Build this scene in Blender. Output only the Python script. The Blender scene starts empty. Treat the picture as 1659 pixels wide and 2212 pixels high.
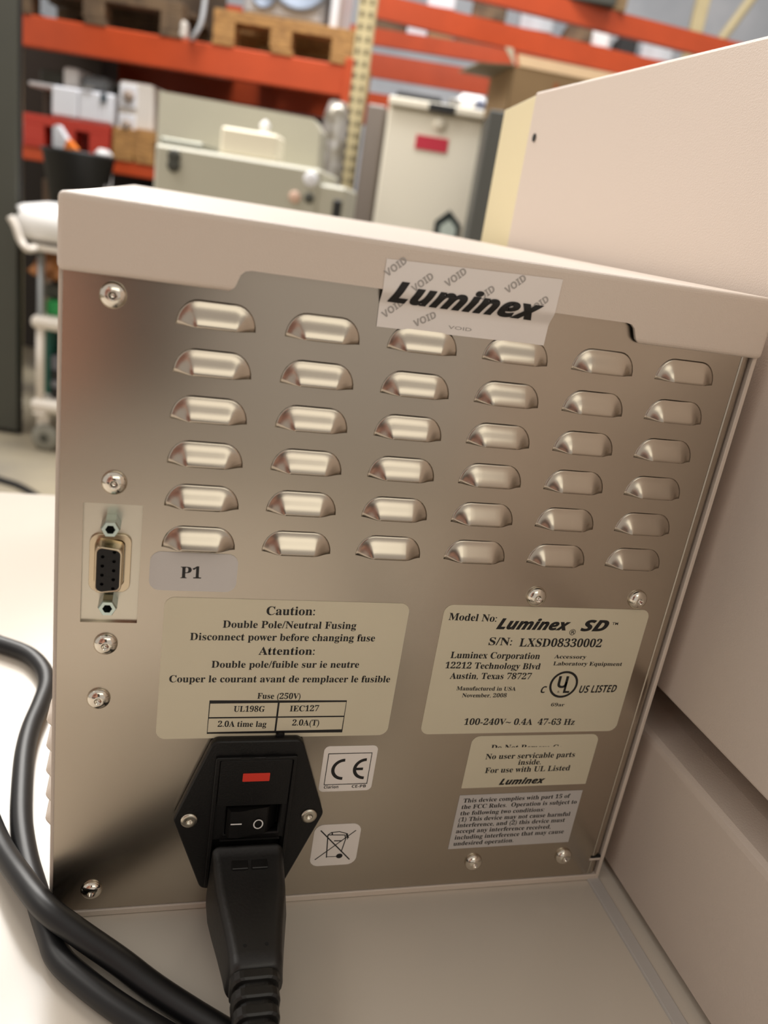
import bpy, bmesh, math, random
from mathutils import Matrix, Vector
random.seed(7)
SC = bpy.context.scene
COL = SC.collection

# ------------------------------------------------------------------ camera
CAM = Vector([0.024826, -0.219438, 0.229447])
CR = [[0.961017, -0.23234, 0.149885], [0.056627, -0.365213, -0.9292], [0.27063, 0.901464, -0.337819]]
cd = bpy.data.cameras.new('camera')
cam = bpy.data.objects.new('camera', cd); COL.objects.link(cam)
m = Matrix(((CR[0][0], -CR[1][0], -CR[2][0]), (CR[0][1], -CR[1][1], -CR[2][1]), (CR[0][2], -CR[1][2], -CR[2][2]))).to_4x4()
m.translation = CAM
cam.matrix_world = m
cd.sensor_fit = 'HORIZONTAL'; cd.sensor_width = 36.0
cd.lens = 38.2027
cd.clip_start = 0.002; cd.clip_end = 100
cd.dof.use_dof = True; cd.dof.focus_distance = 0.262; cd.dof.aperture_fstop = 15.0
SC.camera = cam

# ------------------------------------------------------------------ world, lights, exposure
w = bpy.data.worlds.new('world'); SC.world = w; w.use_nodes = True
w.node_tree.nodes['Background'].inputs[0].default_value = (1.0, 0.915, 0.835, 1)
w.node_tree.nodes['Background'].inputs[1].default_value = 0.57
def area(name, loc, target, sx, sy, power, col):
    l = bpy.data.lights.new(name, 'AREA'); l.shape = 'RECTANGLE'; l.size = sx; l.size_y = sy
    l.energy = power; l.color = col
    o = bpy.data.objects.new(name, l); COL.objects.link(o); o.location = loc
    d = Vector(target) - Vector(loc); o.rotation_euler = d.to_track_quat('-Z', 'Y').to_euler()
    return o
area('ceiling_lamp', (-0.9, 3.0, 2.5), (0.0, 0.2, 0), 2.0, 1.2, 125, (1.0, 0.965, 0.91))
area('ceiling_lamp', (-2.6, 0.9, 3.0), (0, 0, 0), 1.6, 1.2, 24, (1.0, 0.95, 0.88))
area('ceiling_lamp', (1.2, -4.7, 3.3), (0, 0, 0.1), 4.6, 2.0, 42, (1.0, 0.97, 0.82))
area('ceiling_lamp', (0.9, 2.9, 4.4), (1.2, 4.4, 0.2), 3.4, 1.0, 260, (0.95, 0.97, 1.0))
SC.view_settings.view_transform = 'Standard'; SC.view_settings.look = 'None'
SC.view_settings.gamma = 1.0; SC.view_settings.use_curve_mapping = False
SC.view_settings.exposure = 0.0
SC.cycles.max_bounces = 8; SC.cycles.sample_clamp_indirect = 6.0
SC.cycles.caustics_reflective = False; SC.cycles.caustics_refractive = False

# ------------------------------------------------------------------ materials
def lin(c):
    return tuple((x/12.92 if x <= 0.04045 else ((x+0.055)/1.055)**2.4) for x in [v/255 for v in c]) + (1,)
def mat(name, col, rough=0.5, metal=0.0, var=0.0, scale=20.0, bump=0.0, bscale=400.0, col2=None, coat=0.0, stretch=None, rvar=0.0, spec=None, trans=0.0):
    M = bpy.data.materials.new(name); M.use_nodes = True
    nt = M.node_tree; b = nt.nodes['Principled BSDF']
    b.inputs['Base Color'].default_value = lin(col); b.inputs['Roughness'].default_value = rough
    b.inputs['Metallic'].default_value = metal
    if coat: b.inputs['Coat Weight'].default_value = coat; b.inputs['Coat Roughness'].default_value = 0.08
    if spec is not None: b.inputs['Specular IOR Level'].default_value = spec
    if trans: b.inputs['Transmission Weight'].default_value = trans
    tc = nt.nodes.new('ShaderNodeTexCoord'); mp = nt.nodes.new('ShaderNodeMapping')
    nt.links.new(tc.outputs['Object'], mp.inputs[0])
    if stretch: mp.inputs['Scale'].default_value = stretch
    if var or col2:
        n = nt.nodes.new('ShaderNodeTexNoise'); n.inputs['Scale'].default_value = scale; n.inputs['Detail'].default_value = 4
        nt.links.new(mp.outputs[0], n.inputs['Vector'])
        mx = nt.nodes.new('ShaderNodeMix'); mx.data_type = 'RGBA'
        c1 = lin(col); c2 = lin(col2) if col2 else tuple(x*(1-var) for x in c1[:3]) + (1,)
        mx.inputs[6].default_value = c1; mx.inputs[7].default_value = c2
        rp = nt.nodes.new('ShaderNodeMapRange'); rp.inputs[1].default_value = 0.35; rp.inputs[2].default_value = 0.65
        nt.links.new(n.outputs[0], rp.inputs[0]); nt.links.new(rp.outputs[0], mx.inputs[0])
        nt.links.new(mx.outputs[2], b.inputs['Base Color'])
        if rvar:
            r2 = nt.nodes.new('ShaderNodeMapRange'); r2.inputs[3].default_value = rough; r2.inputs[4].default_value = rough + rvar
            r2.inputs[1].default_value = 0.35; r2.inputs[2].default_value = 0.65
            nt.links.new(n.outputs[0], r2.inputs[0]); nt.links.new(r2.outputs[0], b.inputs['Roughness'])
    if bump:
        n2 = nt.nodes.new('ShaderNodeTexNoise'); n2.inputs['Scale'].default_value = bscale; n2.inputs['Detail'].default_value = 3
        nt.links.new(mp.outputs[0], n2.inputs['Vector'])
        bp = nt.nodes.new('ShaderNodeBump'); bp.inputs['Strength'].default_value = bump; bp.inputs['Distance'].default_value = 0.0004
        nt.links.new(n2.outputs[0], bp.inputs['Height']); nt.links.new(bp.outputs[0], b.inputs['Normal'])
    return M
STEEL = mat('stainless_sheet', (190, 180, 166), 0.25, 1.0, var=0.06, scale=14)
STEELP = mat('stainless_plate', (206, 200, 186), 0.3, 1.0)
CHROME = mat('polished_screw_steel', (225, 218, 205), 0.12, 1.0, bump=0.05, bscale=800)
ZINC = mat('zinc_hex', (190, 205, 200), 0.25, 1.0)
TIN = mat('tinned_shell', (205, 190, 165), 0.25, 1.0)
PAINT = mat('beige_powder_coat', (216, 203, 190), 0.42, 0, bump=0.35, bscale=2600)
PAINT2 = mat('beige_powder_coat_large', (219, 205, 193), 0.45, 0, bump=0.3, bscale=1800)
CREAM = mat('cream_panel', (224, 211, 172), 0.5, 0, bump=0.2, bscale=1500)
BENCH = mat('bench_laminate', (214, 205, 192), 0.2, 0, var=0.03, scale=9, bump=0.04, bscale=300)
STRIP = mat('grey_strip', (196, 192, 188), 0.35)
BLACK = mat('black_plastic', (15, 14, 14), 0.42, 0, spec=0.35, bump=0.2, bscale=1500)
BLACKR = mat('black_rubber', (26, 25, 24), 0.42, 0, var=0.25, scale=60, bump=0.15, bscale=900)
CORDM = mat('black_pvc_cord', (20, 20, 22), 0.4, 0, bump=0.05, bscale=400)
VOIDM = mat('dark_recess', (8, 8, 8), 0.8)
LABEL = mat('cream_label_film', (212, 204, 180), 0.45, 0, var=0.03, scale=40)
LABELW = mat('white_label_film', (236, 230, 224), 0.4)
LABELG = mat('clear_white_label', (200, 196, 193), 0.4)
LABELP = mat('grey_paper_label', (196, 192, 189), 0.5)
SILVER = mat('silver_sticker', (236, 230, 225), 0.3, 0.12)
INK = mat('black_ink', (18, 17, 17), 0.5)
INKG = mat('grey_ink', (172, 167, 163), 0.5)
REDW = mat('red_window', (214, 58, 44), 0.35)
WHITEP = mat('white_print', (225, 225, 225), 0.5)

# ------------------------------------------------------------------ helpers
def meta(o, label=None, cat=None, group=None, kind=None):
    for k, v in (('label', label), ('category', cat), ('group', group), ('kind', kind)):
        if v: o[k] = v
    return o
def link(name, me, m, parent=None, smooth=False):
    o = bpy.data.objects.new(name, me); COL.objects.link(o)
    if m is not None:
        me.materials.clear(); me.materials.append(m)
    if smooth:
        for p in me.polygons: p.use_smooth = True
    if parent is not None:
        o.parent = parent
        t = parent; off = Vector((0, 0, 0))
        while t is not None: off += t.location; t = t.parent
        o.matrix_parent_inverse = Matrix.Translation(-off)
        # a nested parent already carries the inverse offset of its own root
        if parent.parent is not None: o.matrix_parent_inverse = Matrix.Identity(4)
    return o
def recenter(o):
    vs = [v.co for v in o.data.vertices]
    c = Vector(((min(v.x for v in vs)+max(v.x for v in vs))/2, (min(v.y for v in vs)+max(v.y for v in vs))/2, min(v.z for v in vs)))
    o.data.transform(Matrix.Translation(-c)); o.location = c
    return o
def ob(name, bm, m, parent=None, smooth=False):
    bmesh.ops.recalc_face_normals(bm, faces=bm.faces[:])
    me = bpy.data.meshes.new(name); bm.to_mesh(me); bm.free()
    return link(name, me, m, parent, smooth)
def root(name, loc, label, cat, group=None, kind=None):
    o = bpy.data.objects.new(name, None); COL.objects.link(o); o.location = loc; o.empty_display_size = 0.02
    return meta(o, label, cat, group, kind)
def bx(bm, x0, x1, y0, y1, z0, z1, bev=0.0, seg=2, M=None):
    r = bmesh.ops.create_cube(bm, size=1.0)
    T = Matrix.Translation(((x0+x1)/2, (y0+y1)/2, (z0+z1)/2)) @ Matrix.Diagonal((abs(x1-x0), abs(y1-y0), abs(z1-z0), 1))
    bmesh.ops.transform(bm, matrix=T, verts=r['verts'])
    vs = r['verts']
    if bev > 0:
        es = list({e for v in vs for e in v.link_edges})
        q = bmesh.ops.bevel(bm, geom=es, offset=bev, segments=seg, affect='EDGES', profile=0.5)
        vs = list({v for f in q['faces'] for v in f.verts} | {v for v in vs if v.is_valid})
    if M is not None: bmesh.ops.transform(bm, matrix=M, verts=vs)
    return vs
def box(name, x0, x1, y0, y1, z0, z1, m, parent=None, bev=0.0, seg=2, M=None):
    bm = bmesh.new(); bx(bm, x0, x1, y0, y1, z0, z1, bev, seg, M)
    return ob(name, bm, m, parent)
def loft(bm, rings, close=True, cap=True):
    rs = [[bm.verts.new(p) for p in r] for r in rings]
    n = len(rs[0])
    for a, b in zip(rs, rs[1:]):
        for i in range(n if close else n-1):
            j = (i+1) % n
            bm.faces.new((a[i], a[j], b[j], b[i]))
    if cap:
        bm.faces.new(rs[0][::-1]); bm.faces.new(rs[-1])
def catmull(P, n=8, closed=False):
    out = []; N = len(P)
    for i in range(N-1):
        p0 = P[max(i-1, 0)]; p1 = P[i]; p2 = P[i+1]; p3 = P[min(i+2, N-1)]
        for k in range(n):
            t = k/n
            out.append(tuple(0.5*((2*b)+(-a+c)*t+(2*a-5*b+4*c-d)*t*t+(-a+3*b-3*c+d)*t**3) for a, b, c, d in zip(p0, p1, p2, p3)))
    out.append(tuple(P[-1]))
    return [Vector(q) for q in out]
def tube_bm(bm, pts, r, seg=14):
    pts = [Vector(p) for p in pts]
    rings = []; up = None
    for i, p in enumerate(pts):
        t = (pts[min(i+1, len(pts)-1)] - pts[max(i-1, 0)]).normalized()
        if up is None:
            up = Vector((0, 0, 1)) if abs(t.z) < 0.9 else Vector((1, 0, 0))
        s = t.cross(up).normalized(); up = s.cross(t).normalized()
        rr = r(i/(len(pts)-1)) if callable(r) else r
        rings.append([p + s*math.cos(a)*rr + up*math.sin(a)*rr for a in [2*math.pi*k/seg for k in range(seg)]])
    loft(bm, rings)
def tube(name, pts, r, m, parent=None, seg=14):
    bm = bmesh.new(); tube_bm(bm, pts, r, seg)
    return ob(name, bm, m, parent, True)
def lathe(bm, prof, M, seg=28):
    """profile of (radius, height) turned about local Z, closed at a zero radius"""
    rings = [[M @ Vector((r*math.cos(a), r*math.sin(a), h)) for a in [2*math.pi*k/seg for k in range(seg)]] for r, h in prof]
    loft(bm, rings)
mm = 0.001
MX = Matrix.Rotation(math.radians(90), 4, 'X')            # local z -> -y (out of the rear panel)
def out_of_panel(x, z, y=0.0):                            # frame whose +Z points out of the panel
    return Matrix.Translation((x*mm, y*mm, z*mm)) @ MX
def rrect(pts, rad, seg=5):
    """round the corners of a polygon"""
    out = []; n = len(pts)
    for i in range(n):
        p = Vector(pts[i]); a = (Vector(pts[i-1])-p); b = (Vector(pts[(i+1) % n])-p)
        r = rad[i] if isinstance(rad, (list, tuple)) else rad
        if r <= 0: out.append(tuple(p)); continue
        ang = a.angle(b); d = min(r/math.tan(ang/2), a.length*0.49, b.length*0.49); r2 = d*math.tan(ang/2)
        a.normalize(); b.normalize()
        c = p + (a+b).normalized()*(r2/math.sin(ang/2))
        p0 = p+a*d; p1 = p+b*d
        v0 = p0-c; v1 = p1-c
        for k in range(seg+1):
            t = k/seg; v = v0.lerp(v1, t)
            out.append(tuple(c+v.normalized()*v0.length))
    return out
def flat(loops, y0, thick, bev=0.0):
    """flat shape in the panel plane (mm, x-z), loops after the first are holes; front face at y0, going back by thick"""
    cu = bpy.data.curves.new('tmp', 'CURVE'); cu.dimensions = '2D'; cu.fill_mode = 'BOTH'
    for lp in loops:
        s = cu.splines.new('POLY'); s.points.add(len(lp)-1); s.use_cyclic_u = True
        for k, (x, z) in enumerate(lp): s.points[k].co = (x*mm, z*mm, 0, 1)
    cu.extrude = max(thick*mm/2-bev*mm, 0); cu.bevel_depth = bev*mm; cu.bevel_resolution = 1
    cu.offset = -bev*mm
    o = bpy.data.objects.new('tmp', cu); COL.objects.link(o)
    dg = bpy.context.evaluated_depsgraph_get()
    me = bpy.data.meshes.new_from_object(o.evaluated_get(dg))
    bpy.data.objects.remove(o); bpy.data.curves.remove(cu)
    me.transform(Matrix.Translation((0, (y0+thick/2)*mm, 0)) @ MX)
    return me
def flatob(name, loops, y0, thick, m, parent=None, bev=0.0):
    return link(name, flat(loops, y0, thick, bev), m, parent)
# text: serif bold comes from the mathematical bold letters of Blender's own built-in font set
def serif(s, italic=False):
    o = ''
    for ch in s:
        if 'A' <= ch <= 'Z': o += chr(0x1D400+ord(ch)-65)
        elif 'a' <= ch <= 'z': o += chr(0x1D41A+ord(ch)-97)
        elif '0' <= ch <= '9': o += chr(0x1D7CE+ord(ch)-48)
        else: o += ch
    return o
def shift(s, up, lo):
    return ''.join(chr(up+ord(c)-65) if 'A' <= c <= 'Z' else chr(lo+ord(c)-97) if 'a' <= c <= 'z' else c for c in s)
def text_mesh(s, style):
    cu = bpy.data.curves.new('tmp', 'FONT')
    cu.body = serif(s) if style == 'serif' else shift(s, 0x1D63C, 0x1D656) if style == 'logo' else shift(s, 0x1D5D4, 0x1D5EE) if style == 'bold' else s
    cu.size = 1.0; cu.resolution_u = 2
    cu.offset = {'serif': 0.006, 'logo': 0.028, 'bold': 0.004, 'sans': 0.0, 'semi': 0.012}[style]
    o = bpy.data.objects.new('tmp', cu); COL.objects.link(o)
    me = bpy.data.meshes.new_from_object(o.evaluated_get(bpy.context.evaluated_depsgraph_get()))
    bpy.data.objects.remove(o); bpy.data.curves.remove(cu)
    return me
CAPH = {}
def caph(style):
    if style not in CAPH:
        me = text_mesh('H', style); CAPH[style] = max(v.co.y for v in me.vertices); bpy.data.meshes.remove(me)
    return CAPH[style]
def lines_bm(lines, y, bm=None, clip=None):
    """each line: (string, left baseline end, right baseline end, capital height, style) in mm on the panel"""
    bm = bm or bmesh.new()
    for ln in lines:
        s, a, b, cap = ln[:4]; st = ln[4] if len(ln) > 4 else 'serif'
        shear = 0.0
        if st in ('logo', 'logolow'): shear = 0.18; st = 'logo'
        if st == 'ital': shear = 0.25; st = 'bold'
        me = text_mesh(s, st)
        xs = [v.co.x for v in me.vertices]; x0 = min(xs); x1 = max(xs); k = cap/caph(st)
        if shear:
            for v in me.vertices: v.co.x += v.co.y*shear*0.8
            xs = [v.co.x for v in me.vertices]; x0 = min(xs); x1 = max(xs)
        d = Vector((b[0]-a[0], b[1]-a[1])); w_ = d.length; ang = math.atan2(d.y, d.x)
        ca, sa = math.cos(ang), math.sin(ang)
        for v in me.vertices:
            lx = (v.co.x-x0)/(x1-x0)*w_; lz = v.co.y*k
            v.co = Vector(((a[0]+lx*ca-lz*sa)*mm, y*mm, (a[1]+lx*sa+lz*ca)*mm))
        bm.from_mesh(me); bpy.data.meshes.remove(me)
    return bm
def stroke(bm, pts, wd, y, closed=False):
    """polyline of width wd (mm) printed at depth y"""
    n = len(pts); L = []; R_ = []
    for i in range(n):
        if closed: a = Vector(pts[i-1]); b = Vector(pts[(i+1) % n])
        else: a = Vector(pts[max(i-1, 0)]); b = Vector(pts[min(i+1, n-1)])
        t = (b-a).normalized(); nn = Vector((-t.y, t.x)); p = Vector(pts[i])
        k = 1.0
        if 0 < i < n-1 or closed:
            t1 = (p-Vector(pts[i-1])).normalized(); k = 1/max(0.5, abs(nn.dot(Vector((-t1.y, t1.x)))))
        L.append(p+nn*wd/2*k); R_.append(p-nn*wd/2*k)
    vl = [bm.verts.new((p.x*mm, y*mm, p.y*mm)) for p in L]; vr = [bm.verts.new((p.x*mm, y*mm, p.y*mm)) for p in R_]
    for i in range(n if closed else n-1):
        j = (i+1) % n; bm.faces.new((vl[i], vl[j], vr[j], vr[i]))
def arc(cx, cz, rx, rz, a0, a1, n=20, sk=0.0):
    return [(cx+rx*math.cos(math.radians(a0+(a1-a0)*k/n))+sk*rz*math.sin(math.radians(a0+(a1-a0)*k/n)), cz+rz*math.sin(math.radians(a0+(a1-a0)*k/n))) for k in range(n+1)]

# background frame: right / forward / up of the aisle, turned 16.7 degrees from the bench
BG = Matrix.Translation((CAM.x, CAM.y, 0)) @ Matrix.Rotation(-math.atan2(0.28753385, 0.95777048), 4, 'Z')
FLOOR = -0.86
TZ = -3.0                                                  # bench top, mm
# ------------------------------------------------------------------ the setting
meta(box('floor', -7, 8, -3.0, 11, FLOOR-0.05, FLOOR, mat('concrete_floor', (168, 156, 132), 0.35, 0, col2=(138, 130, 116), scale=2.5, bump=0.1, bscale=60), None, M=BG), kind='structure')
meta(box('wall_back', -7, 8, 10.0, 10.1, FLOOR, 5.2, mat('grey_wall', (205, 209, 216), 0.5, 0, col2=(172, 180, 190), scale=1.2), None, M=BG), kind='structure')

# bench
bench = root('workbench', (0.2, 0.05, FLOOR), 'long cream-white laboratory bench top carrying the steel-backed unit and the tall beige instrument', 'bench')
box('worktop', -0.42, 0.95, -0.42, 0.397, TZ*mm-0.032, TZ*mm, BENCH, bench, 0.002)
box('edge_strip', 0.1976, 0.2030, -0.40, 0.39, TZ*mm-0.001, TZ*mm+0.0009, STRIP, bench, 0.0006)
for x in (-0.39, 0.91):
    for y in (-0.38, 0.36):
        box('leg', x-0.02, x+0.02, y-0.02, y+0.02, FLOOR, TZ*mm-0.032, STRIP, bench, 0.002)

# ------------------------------------------------------------------ the unit with the stainless rear
unit = root('laboratory_unit', (0.1, 0.18, TZ*mm), 'beige bench-top lab unit with stainless steel louvered rear panel, power inlet and paper labels', 'lab equipment')
W = 200.8; ZT = 223.8; DEP = 375.0
bm = bmesh.new()
bx(bm, -0.0012, 0.0, 0.0012, DEP*mm, -0.0015, 0.221)                 # left wall
bx(bm, 0.2009, 0.2024, -0.0006, DEP*mm, -0.0028, 0.221, 0.0003, 1)    # right wall, its edge shows beside the panel
bx(bm, 0.0, 0.2011, -0.0006, DEP*mm, -0.0028, -0.0003, 0.0003, 1)     # bottom with its edge below the panel
bx(bm, -0.0012, 0.2024, DEP*mm-0.0012, DEP*mm, -0.0015, 0.221)
ob('housing', bm, PAINT, unit)
# cover with the tab-shaped cut-out
def boolean(a, b, op='DIFFERENCE'):
    md = a.modifiers.new('b', 'BOOLEAN'); md.operation = op; md.object = b; md.solver = 'EXACT'
    me = bpy.data.meshes.new_from_object(a.evaluated_get(bpy.context.evaluated_depsgraph_get()))
    a.modifiers.clear(); old = a.data; a.data = me; bpy.data.objects.remove(b)
cv = box('top_cover', -0.0013, 0.2026, -0.0024, (DEP+2)*mm, 0.2055, ZT*mm, PAINT, unit, 0.0016, 4)
inner = box('tmp', 0.0001, 0.2012, -0.0010, DEP*mm+0.0006, 0.19, ZT*mm-0.0013, None, None)
boolean(cv, inner)
cut = [(40.2, 190), (40.2, 205.0)] + [(40.2+3.4*(0.5-0.5*math.cos(math.pi*t)), 205.0+6.3*t) for t in [k/8 for k in range(9)]][1:]
cut = [(38.6, 195), (38.6, 205.2), (40.2, 205.7), (41.3, 206.8), (41.9, 208.4), (42.5, 210.0), (43.6, 211.0), (45.2, 211.35),
       (153.6, 211.1), (155.4, 210.8), (156.6, 209.8), (157.2, 208.4), (157.9, 206.8), (159.2, 205.8), (161.4, 205.3), (161.4, 195)]
cut = [(x, z) for x, z in cut]
cutter = flatob('tmp', [cut], -5, 4.6, None)
boolean(cv, cutter)
cv.data.materials.clear(); cv.data.materials.append(PAINT)
for x in (0.012, 0.188):
    for y in (0.018, 0.355):
        bm = bmesh.new(); lathe(bm, [(0.006, 0), (0.007, 0.0003), (0.007, -0.0026+0.003)], Matrix.Translation((x, y, TZ*mm)), 20); ob('rubber_foot', bm, BLACKR, unit)

# louver field
LX, LZ, PX, PZ, LL = 47.85, 195.6, 28.31, 12.559, 20.6
def lou_shape():
    bm = bmesh.new()
    H, A, E, D = 6.8, 6.8, 5.6, 2.9
    NR, NS = 9, 7
    rings = []
    for k in range(NR+1):
        q = 1 - k/NR                                    # 1 at the footprint, 0 in the middle
        t_ = 1-q; g = t_-0.07*math.sin(2*math.pi*t_)
        pts = []
        xi = LL/2-E; zi = H-A
        pts.append((-xi-E*q, 0.0))
        for s in range(1, NS): a = math.pi - math.pi/2*s/NS; pts.append((-xi+E*q*math.cos(a), zi+A*q*math.sin(a)))
        for s in range(7): pts.append((-xi+2*xi*s/6, zi+A*q))
        for s in range(1, NS): a = math.pi/2 - math.pi/2*s/NS; pts.append((xi+E*q*math.cos(a), zi+A*q*math.sin(a)))
        pts.append((xi+E*q, 0.0))
        ring = []
        for x, z in pts:
            d = D*g
            ring.append((x*mm, -d*mm, z*mm))
        rings.append(ring)
    vs = [[bm.verts.new(p) for p in r] for r in rings]
    for a, b in zip(vs, vs[1:]):
        for i in range(len(a)-1): bm.faces.new((a[i], a[i+1], b[i+1], b[i]))
    bmesh.ops.remove_doubles(bm, verts=bm.verts[:], dist=1e-7)
    bmesh.ops.recalc_face_normals(bm, faces=bm.faces[:])
    me = bpy.data.meshes.new('louver'); bm.to_mesh(me); bm.free()
    o = bpy.data.objects.new('tmp', me); COL.objects.link(o)
    sd = o.modifiers.new('s', 'SOLIDIFY'); sd.thickness = 0.0005; sd.offset = -1
    me2 = bpy.data.meshes.new_from_object(o.evaluated_get(bpy.context.evaluated_depsgraph_get()))
    bpy.data.objects.remove(o)
    if me2.polygons[0].normal.y > 0: me2.flip_normals()
    return me2
holes = []
for i in range(6):
    for j in range(6):
        xr = LX+PX*j; zb = LZ-PZ*i
        holes.append([(xr-LL+2.4, zb+0.05), (xr-2.4, zb+0.05), (xr-2.4, zb+3.2), (xr-LL+2.4, zb+3.2)])
holes.append([(6.1, 108.1), (21.7, 108.1), (21.7, 144.9), (6.1, 144.9)])
holes.append([(48, 9), (74, 9), (74, 62), (48, 62)])
panel = flatob('rear_panel', [[(0.0, 0.0), (196.9, 0.0), (196.9, 214), (0.0, 214)]] + holes, 0.0, 1.0, STEEL, unit)
lm = lou_shape(); lm.name = 'louver'
for i in range(6):
    for j in range(6):
        o = link('louver', lm, STEEL, panel, True)
        o.location = ((LX+PX*j-LL/2)*mm, 0.0, (LZ-PZ*i)*mm)
bm = bmesh.new()                                           # folded right edge of the panel
loft(bm, [[Vector((x*mm, y*mm, z*mm)) for x, y in ((197.05, 0.05), (197.5, -0.12), (198.4, -0.05), (199.6, 0.35), (200.75, 1.3), (200.75, 3.0), (197.05, 3.0))] for z in (0.2, 205.5)])
ob('folded_edge', bm, STEEL, unit)
box('notch_tab', 0.1962, 0.2008, -0.0003, 0.0006, 0.0068, 0.0078, PAINT, unit, 0.0001, 1)
box('notch_slot', 0.1966, 0.2008, -0.0002, 0.0006, 0.0080, 0.0089, VOIDM, unit)
# side louvers standing off the left wall
slm = lm.copy(); slm.name = 'side_louver'
for i in range(5):
    for j in range(3):
        o = link('side_louver', slm, PAINT, unit, True)
        o.matrix_parent_inverse = Matrix.Translation(-unit.location)
        o.rotation_euler = (0, 0, math.radians(-90)); o.location = (-0.0012, (17+28*j)*mm, (28+9.6*i)*mm)

# screws
def screw(x, z, y=0.0, r=3.4, h=2.3, sock=1.15, name='button_screw', parent=None, m=CHROME, flatten=False):
    bm = bmesh.new()
    if flatten: prof = [(r, 0.0), (r, 0.5), (r*0.93, 0.85), (r*0.6, 1.0), (sock*1.25, 0.9)]
    else: prof = [(r, 0.0), (r*1.0, 0.35)] + [(r*math.cos(a), 0.35+(h-0.35)*math.sin(a)) for a in [math.radians(t) for t in (12, 25, 38, 50, 60, 68)]]
    prof = [(a*mm, b*mm) for a, b in prof]
    M_ = out_of_panel(x, z, y)
    seg = 24
    rings = [[M_ @ Vector((a*math.cos(2*math.pi*k/seg), a*math.sin(2*math.pi*k/seg), b)) for k in range(seg)] for a, b in prof]
    top = prof[-1][1]
    def hexa(R0, b):
        out = []
        for k in range(seg):
            t = 2*math.pi*k/seg; s6 = (t % (math.pi/3))-math.pi/6
            rr = R0*math.cos(math.pi/6)/math.cos(s6); out.append(M_ @ Vector((rr*math.cos(t), rr*math.sin(t), b)))
        return out
    rings.append(hexa(sock*mm, top)); rings.append(hexa(sock*mm*0.95, top-1.2*mm if not flatten else top-0.6*mm)); 
    rings.append([M_ @ Vector((0.05*mm*math.cos(2*math.pi*k/seg), 0.05*mm*math.sin(2*math.pi*k/seg), (top-1.3*mm) if not flatten else top-0.7*mm)) for k in range(seg)])
    loft(bm, rings)
    return ob(name, bm, m, parent, True)
for x, z in ((11.8, 200.9), (13.9, 151.2), (13.3, 101.2), (11.9, 82.5), (11.9, 8.4), (146.7, 120.9), (184.5, 121.0), (146.8, 9.9), (184.1, 10.0)):
    screw(x, z, parent=panel)

# serial port
port = flatob('serial_port', [rrect([(5.4, 107.5), (22.4, 107.5), (22.4, 145.5), (5.4, 145.5)], 0.3, 2)], 1.05, 0.8, STEELP, unit)
dpts = lambda x0, x1, z0, z1, t, r: rrect([(x0, z0), (x1, z0+t), (x1, z1-t), (x0, z1)][::1], r, 5)
flatob('port_flange', [dpts(8.0, 19.2, 118.0, 135.6, -0.2, 2.6), dpts(9.5, 17.5, 119.8, 134.2, 0, 1.8)], 0.2, 0.8, TIN, port, 0.12)
bm = bmesh.new()
def ringset(y, g): return [Vector((x*mm, y*mm, z*mm)) for x, z in dpts(9.9-g, 17.0+g, 119.9-g, 134.4+g, 0.9, 1.5)]
loft(bm, [ringset(0.9, 0.35), ringset(-5.0, 0.0), ringset(-5.2, -0.1), ringset(-5.2, -0.45), ringset(-4.2, -0.5)], cap=False)
ob('port_shell', bm, TIN, port, True)
hol = [arc(11.9, 122.9+2.77*k, 0.5, 0.5, 0, 330, 11) for k in range(4)] + [arc(14.9, 121.6+2.77*k, 0.5, 0.5, 0, 330, 11) for k in range(5)]
flatob('port_insert', [dpts(10.3, 16.6, 120.3, 134.0, 0.9, 1.2)] + hol, -5.1, 1.0, BLACK, port)
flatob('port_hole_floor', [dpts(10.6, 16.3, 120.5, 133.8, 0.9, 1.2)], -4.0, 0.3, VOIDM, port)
for z in (139.3, 115.2):
    bm = bmesh.new(); M_ = out_of_panel(13.6, z, 0.2)
    seg = 6
    loft(bm, [[M_ @ Vector((r*mm*math.cos(math.pi*k/3), r*mm*math.sin(math.pi*k/3), h*mm)) for k in range(6)] for r, h in ((2.6, -0.8), (2.6, 4.6), (2.3, 5.2), (1.35, 5.2), (1.25, 1.5))])
    ob('jack_post', bm, ZINC, port)
    bm = bmesh.new(); lathe(bm, [(0.00124, 0), (0.00124, 0.0003)], Matrix.Translation((0, 0, 0)) @ out_of_panel(13.6, z, -1.6), 14)
    ob('thread_bore', bm, VOIDM, port)

# power inlet with fuse drawer and rocker switch
hexo = rrect([(46.6, 68.3), (75.0, 68.3), (85.6, 38.2), (75.0, 8.6), (46.8, 8.6), (36.2, 38.4)], [3, 3, 3.2, 3, 3, 3.2], 6)
inlet = flatob('power_inlet', [hexo, rrect([(49.6, 29.2), (72.2, 29.2), (72.2, 8.9+1.2), (49.6, 8.9+1.2)], 0.5, 2), [(53.0, 31.4), (70.6, 31.4), (70.6, 42.9), (53.0, 42.9)]], -3.2, 3.1, BLACK, unit, 0.5)
flatob('inlet_frame', [rrect([(47.9, 62.8), (74.0, 62.8), (74.0, 10.0), (47.9, 10.0)], 0.6, 3), rrect([(49.2, 61.6), (72.8, 61.6), (72.8, 11.0), (49.2, 11.0)], 0.4, 2)], -4.3, 1.3, BLACK, inlet, 0.2)
drawer = flatob('fuse_drawer', [rrect([(49.5, 61.4), (72.5, 61.4), (72.5, 43.6), (49.5, 43.6)], 0.4, 2)], -4.0, 0.9, BLACK, inlet, 0.15)
flatob('fuse_window', [rrect([(56.9, 56.5), (65.6, 56.5), (65.6, 53.4), (56.9, 53.4)], 0.2, 2)], -4.25, 0.3, REDW, inlet, 0.05)
flatob('drawer_notch', [[(55.6, 62.9), (60, 62.9), (60, 61.9), (55.6, 61.9)], ], -4.4, 0.3, VOIDM, inlet)
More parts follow.
